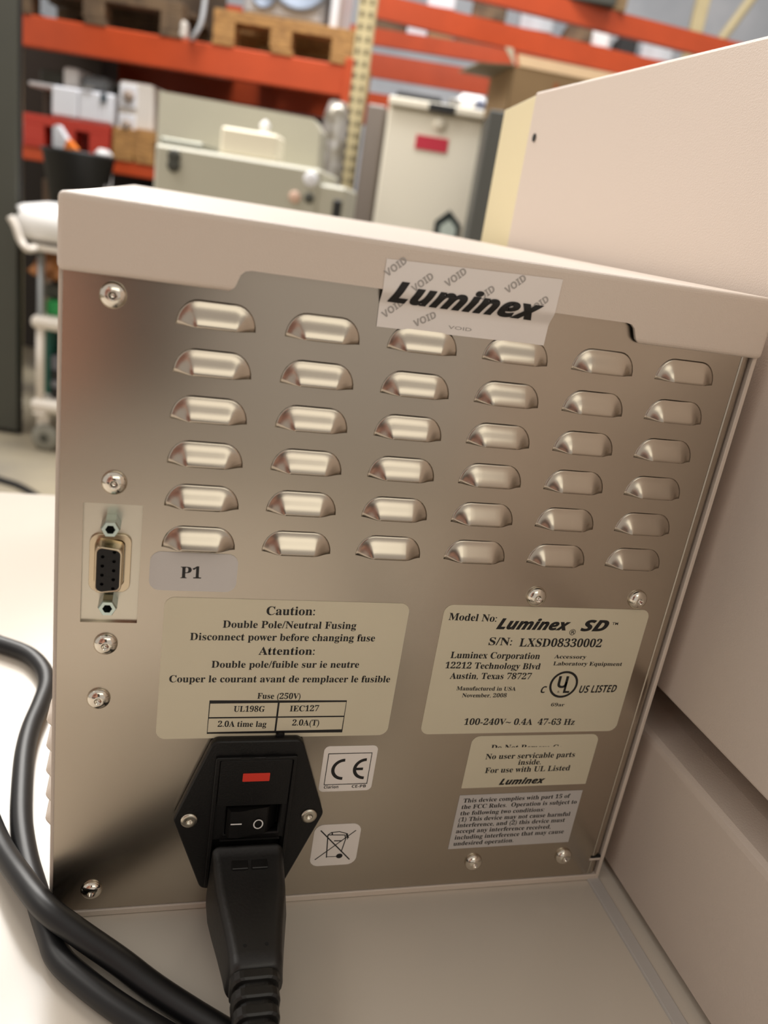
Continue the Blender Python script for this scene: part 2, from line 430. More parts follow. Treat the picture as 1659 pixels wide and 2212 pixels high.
flatob('drawer_notch', [[(63.5, 62.9), (68, 62.9), (68, 61.9), (63.5, 61.9)], ], -4.4, 0.3, VOIDM, inlet)
flatob('moulded_tab', [[(66.6, 69.4), (69.2, 69.4), (69.2, 67.8), (66.6, 67.8)]], -1.2, 1.1, BLACK, inlet)
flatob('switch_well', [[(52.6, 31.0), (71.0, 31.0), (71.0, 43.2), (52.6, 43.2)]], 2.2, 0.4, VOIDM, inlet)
bm = bmesh.new()                                           # rocker tipped to the off side
loft(bm, [[Vector((x*mm, y*mm, z*mm)) for x, y in ((53.2, -3.4), (54.2, -5.4), (57, -5.6), (61.5, -4.6), (66.2, -3.9), (66.8, -3.4), (70.2, 0.8), (70.2, 1.8), (53.2, 1.8))] for z in (31.8, 42.5)])
rk = ob('rocker_switch', bm, BLACK, inlet)
bm = bmesh.new(); stroke(bm, [(54.4, 37.7), (58.0, 37.65)], 0.5, -5.72); ob('switch_mark_on', bm, WHITEP, inlet)
bm = bmesh.new(); stroke(bm, arc(63.6, 36.4, 1.45, 1.75, 0, 344, 22), 0.42, -4.72, True); ob('switch_mark_off', bm, WHITEP, inlet)
bm = bmesh.new(); bx(bm, 0.0515, 0.0712, -0.0048, -0.0041, 0.0300, 0.0306); ob('switch_rim', bm, BLACK, inlet)
for x, z in ((41.2, 38.2), (80.6, 37.9)): screw(x, z, -3.15, 2.75, 1.0, 1.0, 'inlet_screw', inlet, STEELP, True)
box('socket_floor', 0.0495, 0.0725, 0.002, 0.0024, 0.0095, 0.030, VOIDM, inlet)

# labels
def sticker(name, corners, rad, m, lines=None, extra=None, label=None, y=-0.12, inkm=INK):
    o = flatob(name, [rrect(corners, rad, 5)], y, abs(y)-0.01, m, unit)
    if label: o['label'] = label
    bm = bmesh.new()
    if lines: lines_bm(lines, y-0.03, bm)
    if extra: extra(bm, y-0.03)
    if len(bm.verts): ob('printing', bm, inkm, o)
    else: bm.free()
    return o
def cau(bm, y):
    f = [(44.64, 80.92), (88.37, 80.59), (88.32, 69.41), (44.8, 69.99)]
    x0, x1, z1, z0 = (f[0][0]+f[3][0])/2, (f[1][0]+f[2][0])/2, f[0][1], f[2][1]
    xm = 66.24; zm = 75.08
    stroke(bm, [(x0, z1), (x1, z1), (x1, z0), (x0, z0)], 0.62, y, True)
    stroke(bm, [(xm, z1), (xm, z0)], 0.6, y-0.005); stroke(bm, [(x0, zm), (x1, zm)], 0.5, y-0.008)
CAU = [('Caution:', (59.06, 111.81), (73.97, 112.07), 2.88), ('Double Pole/Neutral Fusing', (46.45, 107.18), (87.67, 107.55), 2.45),
    ('Disconnect power before changing fuse', (37.13, 102.77), (94.44, 103.22), 2.47), ('Attention:', (58.04, 97.93), (75.58, 98.12), 2.75),
    ('Double pole/fuible sur ie neutre', (44.16, 93.25), (90.61, 93.52), 2.41), ('Couper le courant avant de remplacer le fusible', (31.97, 88.07), (101.84, 88.08), 2.45),
    ('Fuse (250V)', (59.22, 82.05), (73.01, 81.84), 2.11), ('UL198G', (52.27, 77.27), (62.03, 77.16), 2.12), ('IEC127', (70.08, 77.19), (79.53, 77.21), 2.16),
    ('2.0A time lag', (47.78, 71.7), (63.14, 71.43), 2.15), ('2.0A(T)', (71.44, 71.8), (80.33, 71.65), 2.19)]
sticker('caution_label', [(29.1, 116.95), (104.1, 116.95), (104.1, 67.4), (29.1, 67.4)], 3.0, LABEL, CAU, cau, 'cream caution label with bilingual fuse text and a small fuse table')
def ulm(bm, y):
    c0 = (165.12, 87.18)
    stroke(bm, arc(c0[0], c0[1], 5.0, 5.0, 0, 350, 35), 0.85, y, True)
    c1 = (163.31, 107.84)
    stroke(bm, arc(c1[0], c1[1], 1.05, 1.05, 0, 340, 17), 0.2, y, True)
MOD = [('Model No:', (117.79, 111.49), (134.58, 111.19), 2.56), ('Luminex', (135.02, 108.6), (161.86, 108.59), 3.94, 'logo'), ('SD', (166.01, 108.45), (176.38, 108.54), 4.2, 'logo'),
    ('TM', (177.57, 110.93), (179.81, 110.98), 1.01, 'semi'), ('R', (162.88, 107.16), (164.19, 107.18), 1.34, 'semi'),
    ('S/N:', (133.62, 102.46), (141.94, 102.46), 2.87), ('LXSD08330002', (144.73, 102.06), (175.62, 102.2), 3.1), ('Luminex Corporation', (121.11, 97.35), (153.46, 97.26), 2.45),
    ('12212 Technology Blvd', (119.95, 93.48), (154.53, 93.21), 2.36), ('Austin, Texas 78727', (122.35, 89.41), (152.06, 89.28), 2.39),
    ('Manufactured in USA', (125.64, 84.93), (147.38, 84.69), 1.55), ('November, 2008', (128.16, 82.17), (144.54, 82.08), 1.56),
    ('Accessory', (158.84, 97.6), (171.06, 97.54), 1.49), ('Laboratory Equipment', (159.12, 94.85), (185.89, 94.79), 1.51),
    ('C', (156.91, 83.78), (159.03, 83.77), 2.7, 'ital'), ('US LISTED', (171.81, 83.72), (186.46, 84.03), 2.99, 'ital'), ('69ar', (162.25, 78.28), (167.52, 78.23), 1.32),
    ('U', (162.65, 85.83), (166.47, 85.82), 4.71, 'bold'), ('L', (165.58, 83.75), (168.01, 83.74), 4.44, 'bold'), ('R', (163.5, 83.76), (164.28, 83.75), 0.83, 'sans'),
    ('100-240V~ 0.4A  47-63 Hz', (130.96, 71.04), (173.4, 70.34), 2.53)]
sticker('model_label', [(115.8, 117.0), (190.9, 117.0), (190.9, 67.4), (115.8, 67.4)], 3.0, LABEL, MOD, ulm, 'cream rating label with bold slanted maker name and serial number')
cover_ln = ('Do Not Remove Cover', (143.22, 60.23), (175.82, 59.53), 2.27)
NUS = [('No user servicable parts', (142.0, 56.38), (177.14, 56.38), 2.29), ('inside.', (155.22, 53.58), (164.24, 53.52), 2.22),
    ('For use with UL Listed', (143.04, 50.41), (176.62, 50.42), 2.33), ('Luminex', (149.58, 45.05), (167.79, 45.15), 2.63, 'logo')]
s3 = sticker('service_label', [(135.4, 66.2), (184.9, 66.2), (184.9, 44.0), (135.4, 44.0)], [3, 3, 0.3, 0.3], LABEL, NUS, None, 'small cream label about servicing whose first line is cut off')
bm = lines_bm([cover_ln], -0.15)
g = bm.verts[:]+bm.edges[:]+bm.faces[:]
bmesh.ops.bisect_plane(bm, geom=g, plane_co=(0, 0, (cover_ln[1][1]+cover_ln[3]*0.42)*mm), plane_no=(0, 0, 1), clear_inner=True)
ob('printing', bm, INK, s3)
FCC = [('This device complies with part 15 of', (137.32, 37.67), (179.92, 37.87), 1.81), ('the FCC Rules.  Operation is subject to', (137.18, 34.84), (183.39, 35.0), 1.83),
    ('the following two conditions:', (137.24, 31.98), (170.7, 32.06), 1.83), ('(1) This device may not cause harmful', (137.17, 29.2), (182.06, 29.37), 1.86),
    ('interference, and (2) this device must', (137.14, 26.55), (180.53, 26.61), 1.86), ('accept any interference received,', (137.12, 23.89), (175.32, 23.75), 1.87),
    ('including interference that may cause', (137.18, 20.95), (181.45, 21.1), 1.89), ('undesired operation.', (137.23, 18.1), (161.27, 18.22), 1.88)]
sticker('compliance_label', [(135.5, 40.9), (184.5, 41.1), (184.6, 16.7), (135.5, 16.6)], 0.15, LABELP, FCC, None, 'square-cornered greyish-white label with eight lines of italic compliance text')
sticker('port_label', [(24.4, 131.3), (49.2, 131.3), (49.2, 119.1), (24.4, 119.1)], 3.0, LABELG, [('P1', (33.06, 123.19), (38.94, 123.29), 3.65)], None, 'translucent white label reading P1')
def cem(bm, y):
    f = [(85.15, 60.43), (100.1, 60.25), (100.0, 47.58), (85.07, 47.82)]
    x0, x1, z1, z0 = (f[0][0]+f[3][0])/2, (f[1][0]+f[2][0])/2, (f[0][1]+f[1][1])/2, (f[2][1]+f[3][1])/2
    stroke(bm, [(x0, z1), (x1, z1), (x1, z0), (x0, z0)], 0.28, y, True)
    zc = (53.86); R0 = 3.75
    xc = [(91.13, 57.68), (91.1, 50.22)]; xc = (xc[0][0]+xc[1][0])/2
    stroke(bm, [(xc, zc+R0)]+arc(xc, zc, R0, R0, 95, 265, 24)+[(xc, zc-R0)], 1.15, y)
    xe = [(98.65, 57.45), (98.58, 49.93)]; xe = (xe[0][0]+xe[1][0])/2
    stroke(bm, [(xe, zc+R0)]+arc(xe, zc, R0, R0, 95, 265, 24)+[(xe, zc-R0)], 1.15, y)
    stroke(bm, [(xe-R0, zc), (xe-0.8, zc)], 1.05, y-0.01)
sticker('conformity_label', [(83.4, 63.3), (101.9, 63.3), (101.9, 44.8), (83.4, 44.8)], 1.8, LABELW, [('Clarion', (85.18, 46.13), (90.18, 46.09), 1.21, 'bold'), ('CE-PB', (94.9, 46.07), (99.9, 46.06), 1.17, 'bold')], cem, 'square white label with framed conformity letters')
def weee(bm, y):
    P = [(86.43, 28.26), (98.53, 14.64), (99.14, 27.59), (85.88, 15.37), (89.23, 26.16), (89.98, 16.02), (95.87, 23.99), (95.01, 18.24), (89.99, 16.43), (93.4, 16.31), (94.58, 16.5), (90.49, 25.94), (95.41, 25.76), (90.34, 27.15), (93.23, 27.37), (96.22, 26.25), (91.76, 23.4), (94.66, 23.21), (96.55, 23.81), (90.8, 26.06), (90.68, 27.0)]
    stroke(bm, [P[0], P[1]], 0.45, y-0.02); stroke(bm, [P[2], P[3]], 0.36, y-0.01)
    stroke(bm, [P[4], P[5]], 0.4, y); stroke(bm, [P[6], P[7]], 0.36, y-0.004); stroke(bm, [P[8], P[9]], 0.3, y)
    stroke(bm, arc(P[10][0], P[10][1], 0.62, 0.5, 0, 340, 16), 1.1, y-0.012, True)
    stroke(bm, [P[4], P[12]], 0.38, y-0.003); stroke(bm, [P[4], P[13], P[14], P[15], P[18]], 0.34, y-0.006); stroke(bm, [P[16], P[17]], 0.45, y)
    stroke(bm, [P[12], P[6]], 0.4, y-0.002); stroke(bm, [(P[15][0]-0.3, P[15][1]), (P[18][0]+0.15, P[18][1]+0.5)], 0.7, y-0.008); stroke(bm, [P[19], P[20]], 0.5, y-0.009)
sticker('disposal_label', [(84.2, 30.6), (100.9, 30.6), (100.9, 12.4), (84.2, 12.4)], 3.2, LABELW, None, weee, 'small white label with crossed-out wheeled bin')
# silver maker sticker draped from the cover flange down over the panel
def drape(z):
    t = min(1, max(0, (z-206.8)/(211.6-206.8))); t = t*t*(3-2*t)
    return -(0.22+2.35*t)
bm = bmesh.new(); C4 = [(79.6, 219.1), (130.6, 220.4), (130.2, 201.5), (80.1, 201.1)]
N1, N2 = 10, 30; gr = []
for j in range(N2+1):
    row = []
    for i in range(N1+1):
        s, t = i/N1, j/N2
        a = Vector(C4[0])*(1-s)+Vector(C4[1])*s; b = Vector(C4[3])*(1-s)+Vector(C4[2])*s; q = b*(1-t)+a*t
        row.append(bm.verts.new((q.x*mm, drape(q.y)*mm, q.y*mm)))
    gr.append(row)
for j in range(N2):
    for i in range(N1): bm.faces.new((gr[j][i], gr[j][i+1], gr[j+1][i+1], gr[j+1][i]))
sil = ob('maker_sticker', bm, SILVER, unit, True); sil['label'] = 'silver tamper sticker with heavy slanted maker name across the cover edge'
def draped(lines, dy, m, name='printing', parent=None):
    b2 = lines_bm(lines, 0)
    bmesh.ops.triangulate(b2, faces=b2.faces[:])
    for _ in range(5):
        es = [e for e in b2.edges if e.calc_length() > 0.0009]
        if not es: break
        bmesh.ops.subdivide_edges(b2, edges=es, cuts=1); bmesh.ops.triangulate(b2, faces=[f for f in b2.faces if len(f.verts) > 3])
    for v in b2.verts: v.co.y = drape(v.co.z/mm)*mm - dy*mm
    return ob(name, b2, m, parent)
draped([('Luminex',)+((81.84, 208.26), (126.64, 208.3))+(5.6, 'logo')], 0.22, INK, 'printing', sil)
vd = []
for (x, z, a) in ((80.5, 214.5, 42), (88.5, 211.5, 42), (97.5, 214.0, 42), (106.5, 210.5, 42), (115, 214.5, 42), (123, 209.8, 42), (82, 203.5, 42), (91, 202.2, 30)):
    ca, sa = math.cos(math.radians(a)), math.sin(math.radians(a)); w_ = 6.6 if z+6.6*sa < 219 else 5.6
    vd.append(('VOID', (x, z), (x+w_*ca, z+w_*sa), 1.9, 'bold'))
draped(vd, 0.10, INKG, 'tamper_pattern', sil)
draped([('VOID', (100.5, 202.9), (107.5, 202.9), 0.9, 'semi')], 0.05, INKG, 'tamper_pattern', sil)

# ------------------------------------------------------------------ power cable: plug, strain relief and cord
pw = root('power_cable', (0.062, -0.06, TZ*mm), 'black power cord with moulded plug in the inlet, uppermost where the cords cross', 'cable')
def srect(y, hw, z0, z1, cx, r=2.2, n=4, cut=0.0):
    zc = (z0+z1)/2; hh = (z1-z0)/2
    pts = rrect([(cx-hw, zc-hh), (cx+hw, zc-hh), (cx+hw-cut, zc+hh), (cx-hw+cut, zc+hh)], r, n)
    return [Vector((x*mm, y*mm, z*mm)) for x, z in pts]
bm = bmesh.new()
loft(bm, [srect(-4.0, 10.8, 10.6, 27.6, 61.0, 2), srect(-5.2, 11.6, 9.6, 27.9, 61.0, 2), srect(-5.6, 12.2, 8.9, 27.4, 61.1, 2.2, cut=0.6), srect(-9, 13.0, 8.2, 26.8, 61.2, 2.6, cut=1.6), srect(-12, 13.3, 8.0, 26.0, 61.2, 3, cut=2.0),
    srect(-19, 13.2, 8.0, 25.2, 61.2, 3, cut=2.4), srect(-26, 12.1, 8.6, 24.7, 61.0, 3, cut=2.4), srect(-34, 10.7, 9.2, 24.3, 60.9, 3, cut=2.2), srect(-42, 9.4, 9.8, 23.8, 60.8, 3, cut=1.8), srect(-45, 9.0, 9.8, 23.4, 60.8, 3, cut=1.6), srect(-46.5, 8.6, 10.0, 22.6, 60.7, 3, cut=1.6), srect(-47, 7.2, 10.8, 21.6, 60.7, 3, cut=1.2)])
ob('plug_body', bm, BLACKR, pw, True)
bm = bmesh.new(); rings = []
y = -46.5
for k in range(8):
    hw = max(4.3, 6.7-0.38*k); zc = 16.2-0.25*k
    for dy, g in ((0, 0), (0.5, 0.55), (3.0, 0.55), (3.5, 0.0), (3.7, -0.9), (5.0, -0.9)):
        rings.append(srect(y-dy, hw+g, zc-(hw*0.80+g), zc+(hw*0.80+g), 60.4-0.25*k, hw*0.55, 4))
    y -= 5.2
loft(bm, rings); ob('strain_relief', bm, BLACKR, pw, False)
for a, b in ((55.4, 60.6), (61.8, 67.0)):
    box('embossed_pad', a*mm, b*mm, -0.0135, -0.0098, 0.0258, 0.02665, BLACKR, pw, 0.0002, 1)
for x in (57.6, 64.0): 
    bm = bmesh.new(); lathe(bm, [(0.0006, 0), (0.0006, 0.0003)], Matrix.Translation((x*mm, -0.0405, 0.02365)), 12); ob('moulding_hole', bm, VOIDM, pw)
pc = [(58.4, -87, 14.3), (57.8, -100, 12), (60, -120, 6), (72, -142, 1.5), (92, -146, 1), (106, -128, 1), (103, -104, 1), (86, -80, 1), (66, -60.5, 1), (44.6, -43.1, 1.2), (32.5, -33.6, 2.4), (22.2, -25.3, 4.6), (8.2, -15.1, 7.6), (-1.5, -6.8, 9.2), (-10.3, 7.1, 7.6), (-20.8, 27.6, 3.6), (-31, 52, 1.2), (-46, 88, 1), (-72, 130, 1), (-110, 160, 1), (-160, 180, 1), (-260, 190, 1), (-370, 185, 1), (-412, 183, 1), (-426, 182, -8), (-430, 181, -40), (-432, 180, -300), (-440, 178, -700), (-470, 175, -852), (-560, 170, -855)]
tube('cord', [p*mm for p in catmull(pc, 8)], 0.004, CORDM, pw, 16)
cc = [(-540, 240, -855), (-460, 238, -852), (-436, 236, -700), (-432, 235, -300), (-430, 234, -40), (-426, 233, -8), (-412, 232, 1), (-370, 230, 1), (-260, 222, 1), (-150, 208, 1), (-95, 192, 1), (-60, 178, 1), (-45.5, 169.5, 1), (-31.5, 160, 1), (-22.5, 146, 1), (-19.2, 132, 1), (-19.9, 115, 1), (-21.2, 100, 1), (-21.1, 84, 1), (-19.4, 66, 1), (-16.2, 43, 1), (-11.8, 24.5, 1), (-6.6, 9.0, 1), (0.2, -9.5, 1), (4.2, -19, 1), (11.8, -27.8, 1), (25.0, -40.0, 1), (44, -54.5, 1), (75, -76, 1), (115, -102, 1), (150, -140, 1), (165, -220, 1), (168, -340, 1), (168, -408, 1), (168, -425, -8), (168, -430, -40), (168, -432, -300), (168, -440, -700), (170, -470, -852), (175, -560, -855)]
cb = tube('signal_cable', [p*mm for p in catmull(cc, 8)], 0.004, CORDM, None, 16)
recenter(cb); meta(cb, 'black cable curving along the bench, passing underneath the power cord', 'cable')

# ------------------------------------------------------------------ the tall beige instrument at the right
inst = root('benchtop_instrument', (0.4, 0.0, TZ*mm), 'tall beige benchtop instrument with plain side wall and cream rear corner', 'lab equipment')
def prism(name, pts, z0, z1, m, parent, bev=0.0):
    bm = bmesh.new(); loft(bm, [[Vector((x*mm, y*mm, z*mm)) for x, y in pts] for z in (z0, z1)])
    if bev:
        bmesh.ops.bevel(bm, geom=[e for e in bm.edges], offset=bev*mm, segments=3, affect='EDGES', profile=0.5)
    return ob(name, bm, m, parent)
prism('upper_body', [(209, -240), (209, 238.5), (214, 238.5), (560, 238.5), (560, -240)], 81, 303.4, PAINT2, inst, 1.3)
prism('cream_corner', [(210.2, 239), (222.4, 318), (540, 318), (540, 239)], 60, 302.6, CREAM, inst, 0.8)
bm = bmesh.new()
loft(bm, [[Vector((x*mm, yy*mm, z*mm)) for x, z in ((209.2, 0), (209.0, 60.0), (209.4, 62.0), (211.0, 63.4), (222, 65.5), (240, 66.5), (555, 66.5), (555, 0))] for yy in (-236, 300)])
ob('lower_body', bm, PAINT2, inst)
box('recess_core', 0.262, 0.55, -0.23, 0.3, 0.066, 0.082, mat('recess_shadow_grey', (58, 54, 50), 0.6), inst)  # recess shadow deepened by the dark colour of this core
for x in (0.235, 0.53):
    for y in (-0.2, 0.27):
        box('foot', x-0.012, x+0.012, y-0.012, y+0.012, TZ*mm, 0.0, BLACKR, inst, 0.001)
bm = bmesh.new(); lathe(bm, [(0.0018, 0), (0.0021, 0.0004), (0.0021, 0.0006)], Matrix.Translation((0.2087, 0.2283, 0.2803)) @ Matrix.Rotation(math.radians(-90), 4, 'Y') @ Matrix.Translation((0, 0, -0.0004)), 18)
ob('screw_hole', bm, VOIDM, inst)
# ------------------------------------------------------------------ the person holding the phone, mirrored as a soft pink shape in the steel
CM = cam.matrix_world.copy()
SKIN = mat('skin', (208, 158, 138), 0.5, 0, var=0.08, scale=30)
SHIRT = mat('dusty_rose_shirt', (150, 104, 92), 0.85, 0, bump=0.3, bscale=300)
TROUS = mat('dark_trousers', (44, 44, 50), 0.85)
HAIR = mat('brown_hair', (58, 42, 32), 0.7, 0, var=0.3, scale=60)
def PH(x, y, z): return CM @ Vector((x, y, z))
def skinned(name, nodes, edges, m, parent, levels=1, rootv=0):
    me = bpy.data.meshes.new(name); me.from_pydata([Vector(n[0]) for n in nodes], edges, [])
    o = bpy.data.objects.new('tmp', me); COL.objects.link(o)
    sk = o.modifiers.new('skin', 'SKIN'); sk.use_smooth_shade = True
    for i, n in enumerate(nodes):
        r = n[1] if isinstance(n[1], tuple) else (n[1], n[1])
        me.skin_vertices[0].data[i].radius = r; me.skin_vertices[0].data[i].use_root = (i == rootv)
    sb = o.modifiers.new('sub', 'SUBSURF'); sb.levels = levels
    m2 = bpy.data.meshes.new_from_object(o.evaluated_get(bpy.context.evaluated_depsgraph_get()))
    bpy.data.objects.remove(o)
    return link(name, m2, m, parent, True)
per = root('person', (-0.42, -0.72, FLOOR), 'person in dusty rose shirt leaning in and holding a phone, mirrored in the steel', 'person')
WR = PH(-0.095, -0.185, 0.05)
N = []; E_ = []
def nd(p, r, prev=None):
    N.append((Vector(p), r)); i = len(N)-1
    if prev is not None: E_.append((prev, i))
    return i
pel = nd((-0.44, -0.76, 0.10), (0.13, 0.10)); wst = nd((-0.43, -0.74, 0.26), (0.115, 0.09), pel); che = nd((-0.41, -0.69, 0.45), (0.14, 0.10), wst)
clv = nd((-0.40, -0.66, 0.55), (0.09, 0.07), che); nek = nd((-0.39, -0.63, 0.62), 0.052, clv); jaw = nd((-0.385, -0.60, 0.68), (0.062, 0.066), nek); hd = nd((-0.383, -0.60, 0.755), (0.072, 0.085), jaw); crn = nd((-0.383, -0.605, 0.82), 0.05, hd)
for sx, ex, wx in ((1, None, None), (-1, None, None)):
    sh = nd((-0.40+0.17*sx, -0.67, 0.51), 0.056, clv)
    if sx == 1:
        el = nd((-0.13, -0.60, 0.25), 0.042, sh); fm = nd((-0.10, -0.46, 0.16), 0.038, el); wr = nd(WR, 0.027, fm)
        pm = nd(PH(-0.092, -0.125, 0.034), (0.030, 0.018), wr); pk = nd(PH(-0.086, -0.085, 0.024), (0.030, 0.014), pm)
        for k, ln in enumerate((0.92, 1.0, 0.95, 0.78)):
            y = -0.045-0.022*k
            a = nd(PH(-0.080, y, 0.018), 0.0095, pk if k < 2 else pm); b = nd(PH(-0.073, y+0.002, 0.000), 0.0088, a); c3 = nd(PH(-0.060*1.0, y+0.003, -0.0045), 0.0082, b); nd(PH(-0.060+0.026*ln, y+0.004, -0.0050), 0.0068, c3)
        t1 = nd(PH(-0.078, -0.135, 0.036), 0.013, pm); t2 = nd(PH(-0.058, -0.118, 0.030), 0.011, t1); nd(PH(-0.036, -0.096, 0.0235), 0.009, t2)
    else:
        el = nd((-0.64, -0.70, 0.26), 0.042, sh); fm = nd((-0.645, -0.64, 0.13), 0.036, el); wr = nd((-0.64, -0.60, 0.03), 0.026, fm); pm = nd((-0.635, -0.585, -0.02), (0.034, 0.016), wr); pk = nd((-0.63, -0.575, -0.06), (0.036, 0.014), pm)
        for k in range(4):
            a = nd((-0.63, -0.60+0.018*k, -0.085), 0.009, pk); b = nd((-0.626, -0.60+0.018*k, -0.115-0.004*(k in (1, 2))), 0.0085, a); nd((-0.618, -0.598+0.018*k, -0.138-0.006*(k in (1, 2))), 0.007, b)
        t1 = nd((-0.61, -0.55, -0.035), 0.012, pm); nd((-0.60, -0.535, -0.075), 0.0095, t1)
for sx in (1, -1):
    hp = nd((-0.44+0.09*sx, -0.76, 0.04), 0.085, pel); kn = nd((-0.44+0.10*sx, -0.72, -0.38), 0.058, hp); an = nd((-0.44+0.10*sx, -0.77, -0.78), 0.038, kn); ft = nd((-0.44+0.10*sx, -0.70, -0.825), 0.033, an); nd((-0.44+0.11*sx, -0.60, -0.832), 0.026, ft)
body = skinned('body', N, E_, SKIN, per, 1, 0)
S = [((-0.44, -0.76, 0.02), (0.165, 0.13)), ((-0.43, -0.74, 0.26), (0.145, 0.115)), ((-0.41, -0.69, 0.45), (0.165, 0.12)), ((-0.40, -0.66, 0.555), (0.10, 0.08)), ((-0.22, -0.67, 0.51), 0.074), ((-0.13, -0.60, 0.25), 0.056), ((-0.105, -0.48, 0.17), 0.050), ((-0.58, -0.67, 0.51), 0.074), ((-0.64, -0.70, 0.26), 0.056), ((-0.645, -0.65, 0.15), 0.048)]
skinned('shirt', S, [(0, 1), (1, 2), (2, 3), (3, 4), (4, 5), (5, 6), (3, 7), (7, 8), (8, 9)], SHIRT, per, 1, 0)
S = [((-0.44, -0.76, 0.06), (0.15, 0.115)), ((-0.35, -0.76, 0.0), 0.10), ((-0.34, -0.72, -0.38), 0.072), ((-0.34, -0.77, -0.79), 0.058), ((-0.53, -0.76, 0.0), 0.10), ((-0.54, -0.72, -0.38), 0.072), ((-0.54, -0.77, -0.79), 0.058)]
skinned('trousers', S, [(0, 1), (1, 2), (2, 3), (0, 4), (4, 5), (5, 6)], TROUS, per, 1, 0)
for sx in (1, -1):
    x = -0.44+0.105*sx
    bm = bmesh.new(); loft(bm, [[Vector((x+a, y, z)) for a, z in rrect([(-w_, FLOOR), (w_, FLOOR), (w_*0.85, FLOOR+h), (-w_*0.85, FLOOR+h)], 0.012, 3)] for y, w_, h in ((-0.815, 0.032, 0.06), (-0.79, 0.042, 0.085), (-0.72, 0.045, 0.08), (-0.64, 0.05, 0.055), (-0.585, 0.04, 0.035))]); ob('shoe', bm, BLACKR, per, True)
bm = bmesh.new(); bmesh.ops.create_uvsphere(bm, u_segments=20, v_segments=12, radius=1)
bmesh.ops.delete(bm, geom=[v for v in bm.verts if v.co.z < -0.15 and v.co.y > -0.35 or v.co.y > 0.72 and v.co.z < 0.45], context='VERTS')
for v in bm.verts: v.co = Vector((-0.383+v.co.x*0.089, -0.61+v.co.y*0.106, 0.775+v.co.z*0.098))
hr = ob('hair', bm, HAIR, per, True)
for s_ in (-1, 1):
    bm = bmesh.new(); bmesh.ops.create_uvsphere(bm, u_segments=10, v_segments=8, radius=0.0115, matrix=Matrix.Translation((-0.383+0.030*s_, -0.522, 0.752))); ob('eye', bm, mat('eye_white', (235, 232, 228), 0.2), body, True)
    bm = bmesh.new(); bmesh.ops.create_uvsphere(bm, u_segments=10, v_segments=8, radius=1, matrix=Matrix.Translation((-0.383+0.080*s_, -0.602, 0.742)) @ Matrix.Diagonal((0.010, 0.018, 0.030, 1))); ob('ear', bm, SKIN, body, True)
bm = bmesh.new(); loft(bm, [[Vector((-0.383+a*k, -0.520+dy, 0.752-dz)) for a, dy in ((-0.012, 0), (0, d), (0.012, 0))] for k, d, dz in ((0.5, 0.006, 0), (0.8, 0.016, 0.02), (1.2, 0.026, 0.036), (0.9, 0.004, 0.042))]); ob('nose', bm, SKIN, body, True)
bm = bmesh.new(); bmesh.ops.create_uvsphere(bm, u_segments=12, v_segments=8, radius=1, matrix=Matrix.Translation((-0.383, -0.533, 0.690)) @ Matrix.Diagonal((0.024, 0.008, 0.007, 1))); ob('mouth', bm, mat('lips', (176, 100, 92), 0.5), body, True)
ph = root('mobile_phone', PH(-0.024, -0.13, 0.007), 'dark mobile phone in the hand of the person taking the picture', 'phone')
box('phone_case', -0.060, 0.014, -0.132, 0.014, 0.0030, 0.0115, mat('graphite_phone', (46, 46, 48), 0.35), ph, 0.0035, 3, CM)
box('screen', -0.058, 0.012, -0.130, 0.012, 0.0116, 0.0120, mat('phone_screen', (20, 22, 26), 0.1), ph, 0, 1, CM)

# ------------------------------------------------------------------ warehouse behind
ORANGE = mat('orange_rack_paint', (196, 76, 34), 0.4, 0, var=0.12, scale=6)
UPR = mat('cream_upright_paint', (206, 190, 146), 0.5, 0, var=0.08, scale=12)
WOOD = mat('pallet_wood', (190, 142, 82), 0.7, 0, col2=(150, 108, 62), scale=14, stretch=(1, 6, 6))
WOODD = mat('old_pallet_wood', (122, 98, 72), 0.75, 0, col2=(88, 70, 52), scale=14)
REDP = mat('red_pallet_plastic', (190, 60, 44), 0.5)
WHITE = mat('white_enamel', (228, 228, 232), 0.4)
OFFW = mat('offwhite_enamel', (226, 218, 208), 0.45)
GREEN = mat('grey_green_enamel', (184, 180, 163), 0.5, 0, var=0.04, scale=3)
GREY = mat('mid_grey_metal', (132, 128, 122), 0.45, 0.3)
DGREY = mat('dark_grey_paint', (70, 70, 62), 0.55, 0, var=0.1, scale=3)
DARK = mat('near_black_paint', (30, 29, 28), 0.6)
FREEZ = mat('freezer_white', (230, 222, 204), 0.4)
CARD = mat('cardboard', (160, 132, 96), 0.8, 0, var=0.08, scale=10)
CARDL = mat('cardboard_inside', (128, 116, 94), 0.8)
FILM = mat('stretch_film', (200, 202, 206), 0.2, 0.0, var=0.2, scale=9, bump=0.6, bscale=25)
BAG = mat('white_plastic_bag', (232, 230, 228), 0.35, 0, bump=0.8, bscale=40)
BROWN = mat("glossy_brown_wrap", (196, 132, 80), 0.22, 0.15, col2=(96, 58, 34), scale=16, bump=1.0, bscale=50)
TEAL = mat('teal_plastic', (30, 92, 78), 0.45)
GREENP = mat('green_plastic', (40, 150, 78), 0.45)
REDL = mat('crimson_print', (190, 40, 62), 0.5)
YELL = mat('yellow_plastic', (206, 190, 60), 0.5)
BLUEG = mat('grey_blue_plastic', (130, 140, 156), 0.5)
ORNG = mat('bright_orange_plastic', (245, 130, 40), 0.5)
GALV = mat('galvanised_tube', (150, 152, 152), 0.35, 0.6)
def bgbox(name, e, D, dep, m, parent=None, bev=0.006):
    return box(name, e[0], e[1], D, D+dep, e[2], e[3], m, parent, bev, 1, BG)
def bgroot(name, r, D, z, label, cat, group=None):
    return root(name, BG @ Vector((r, D, z)), label, cat, group)
def single(o, label, cat, group=None):
    recenter(o); return meta(o, label, cat, group)
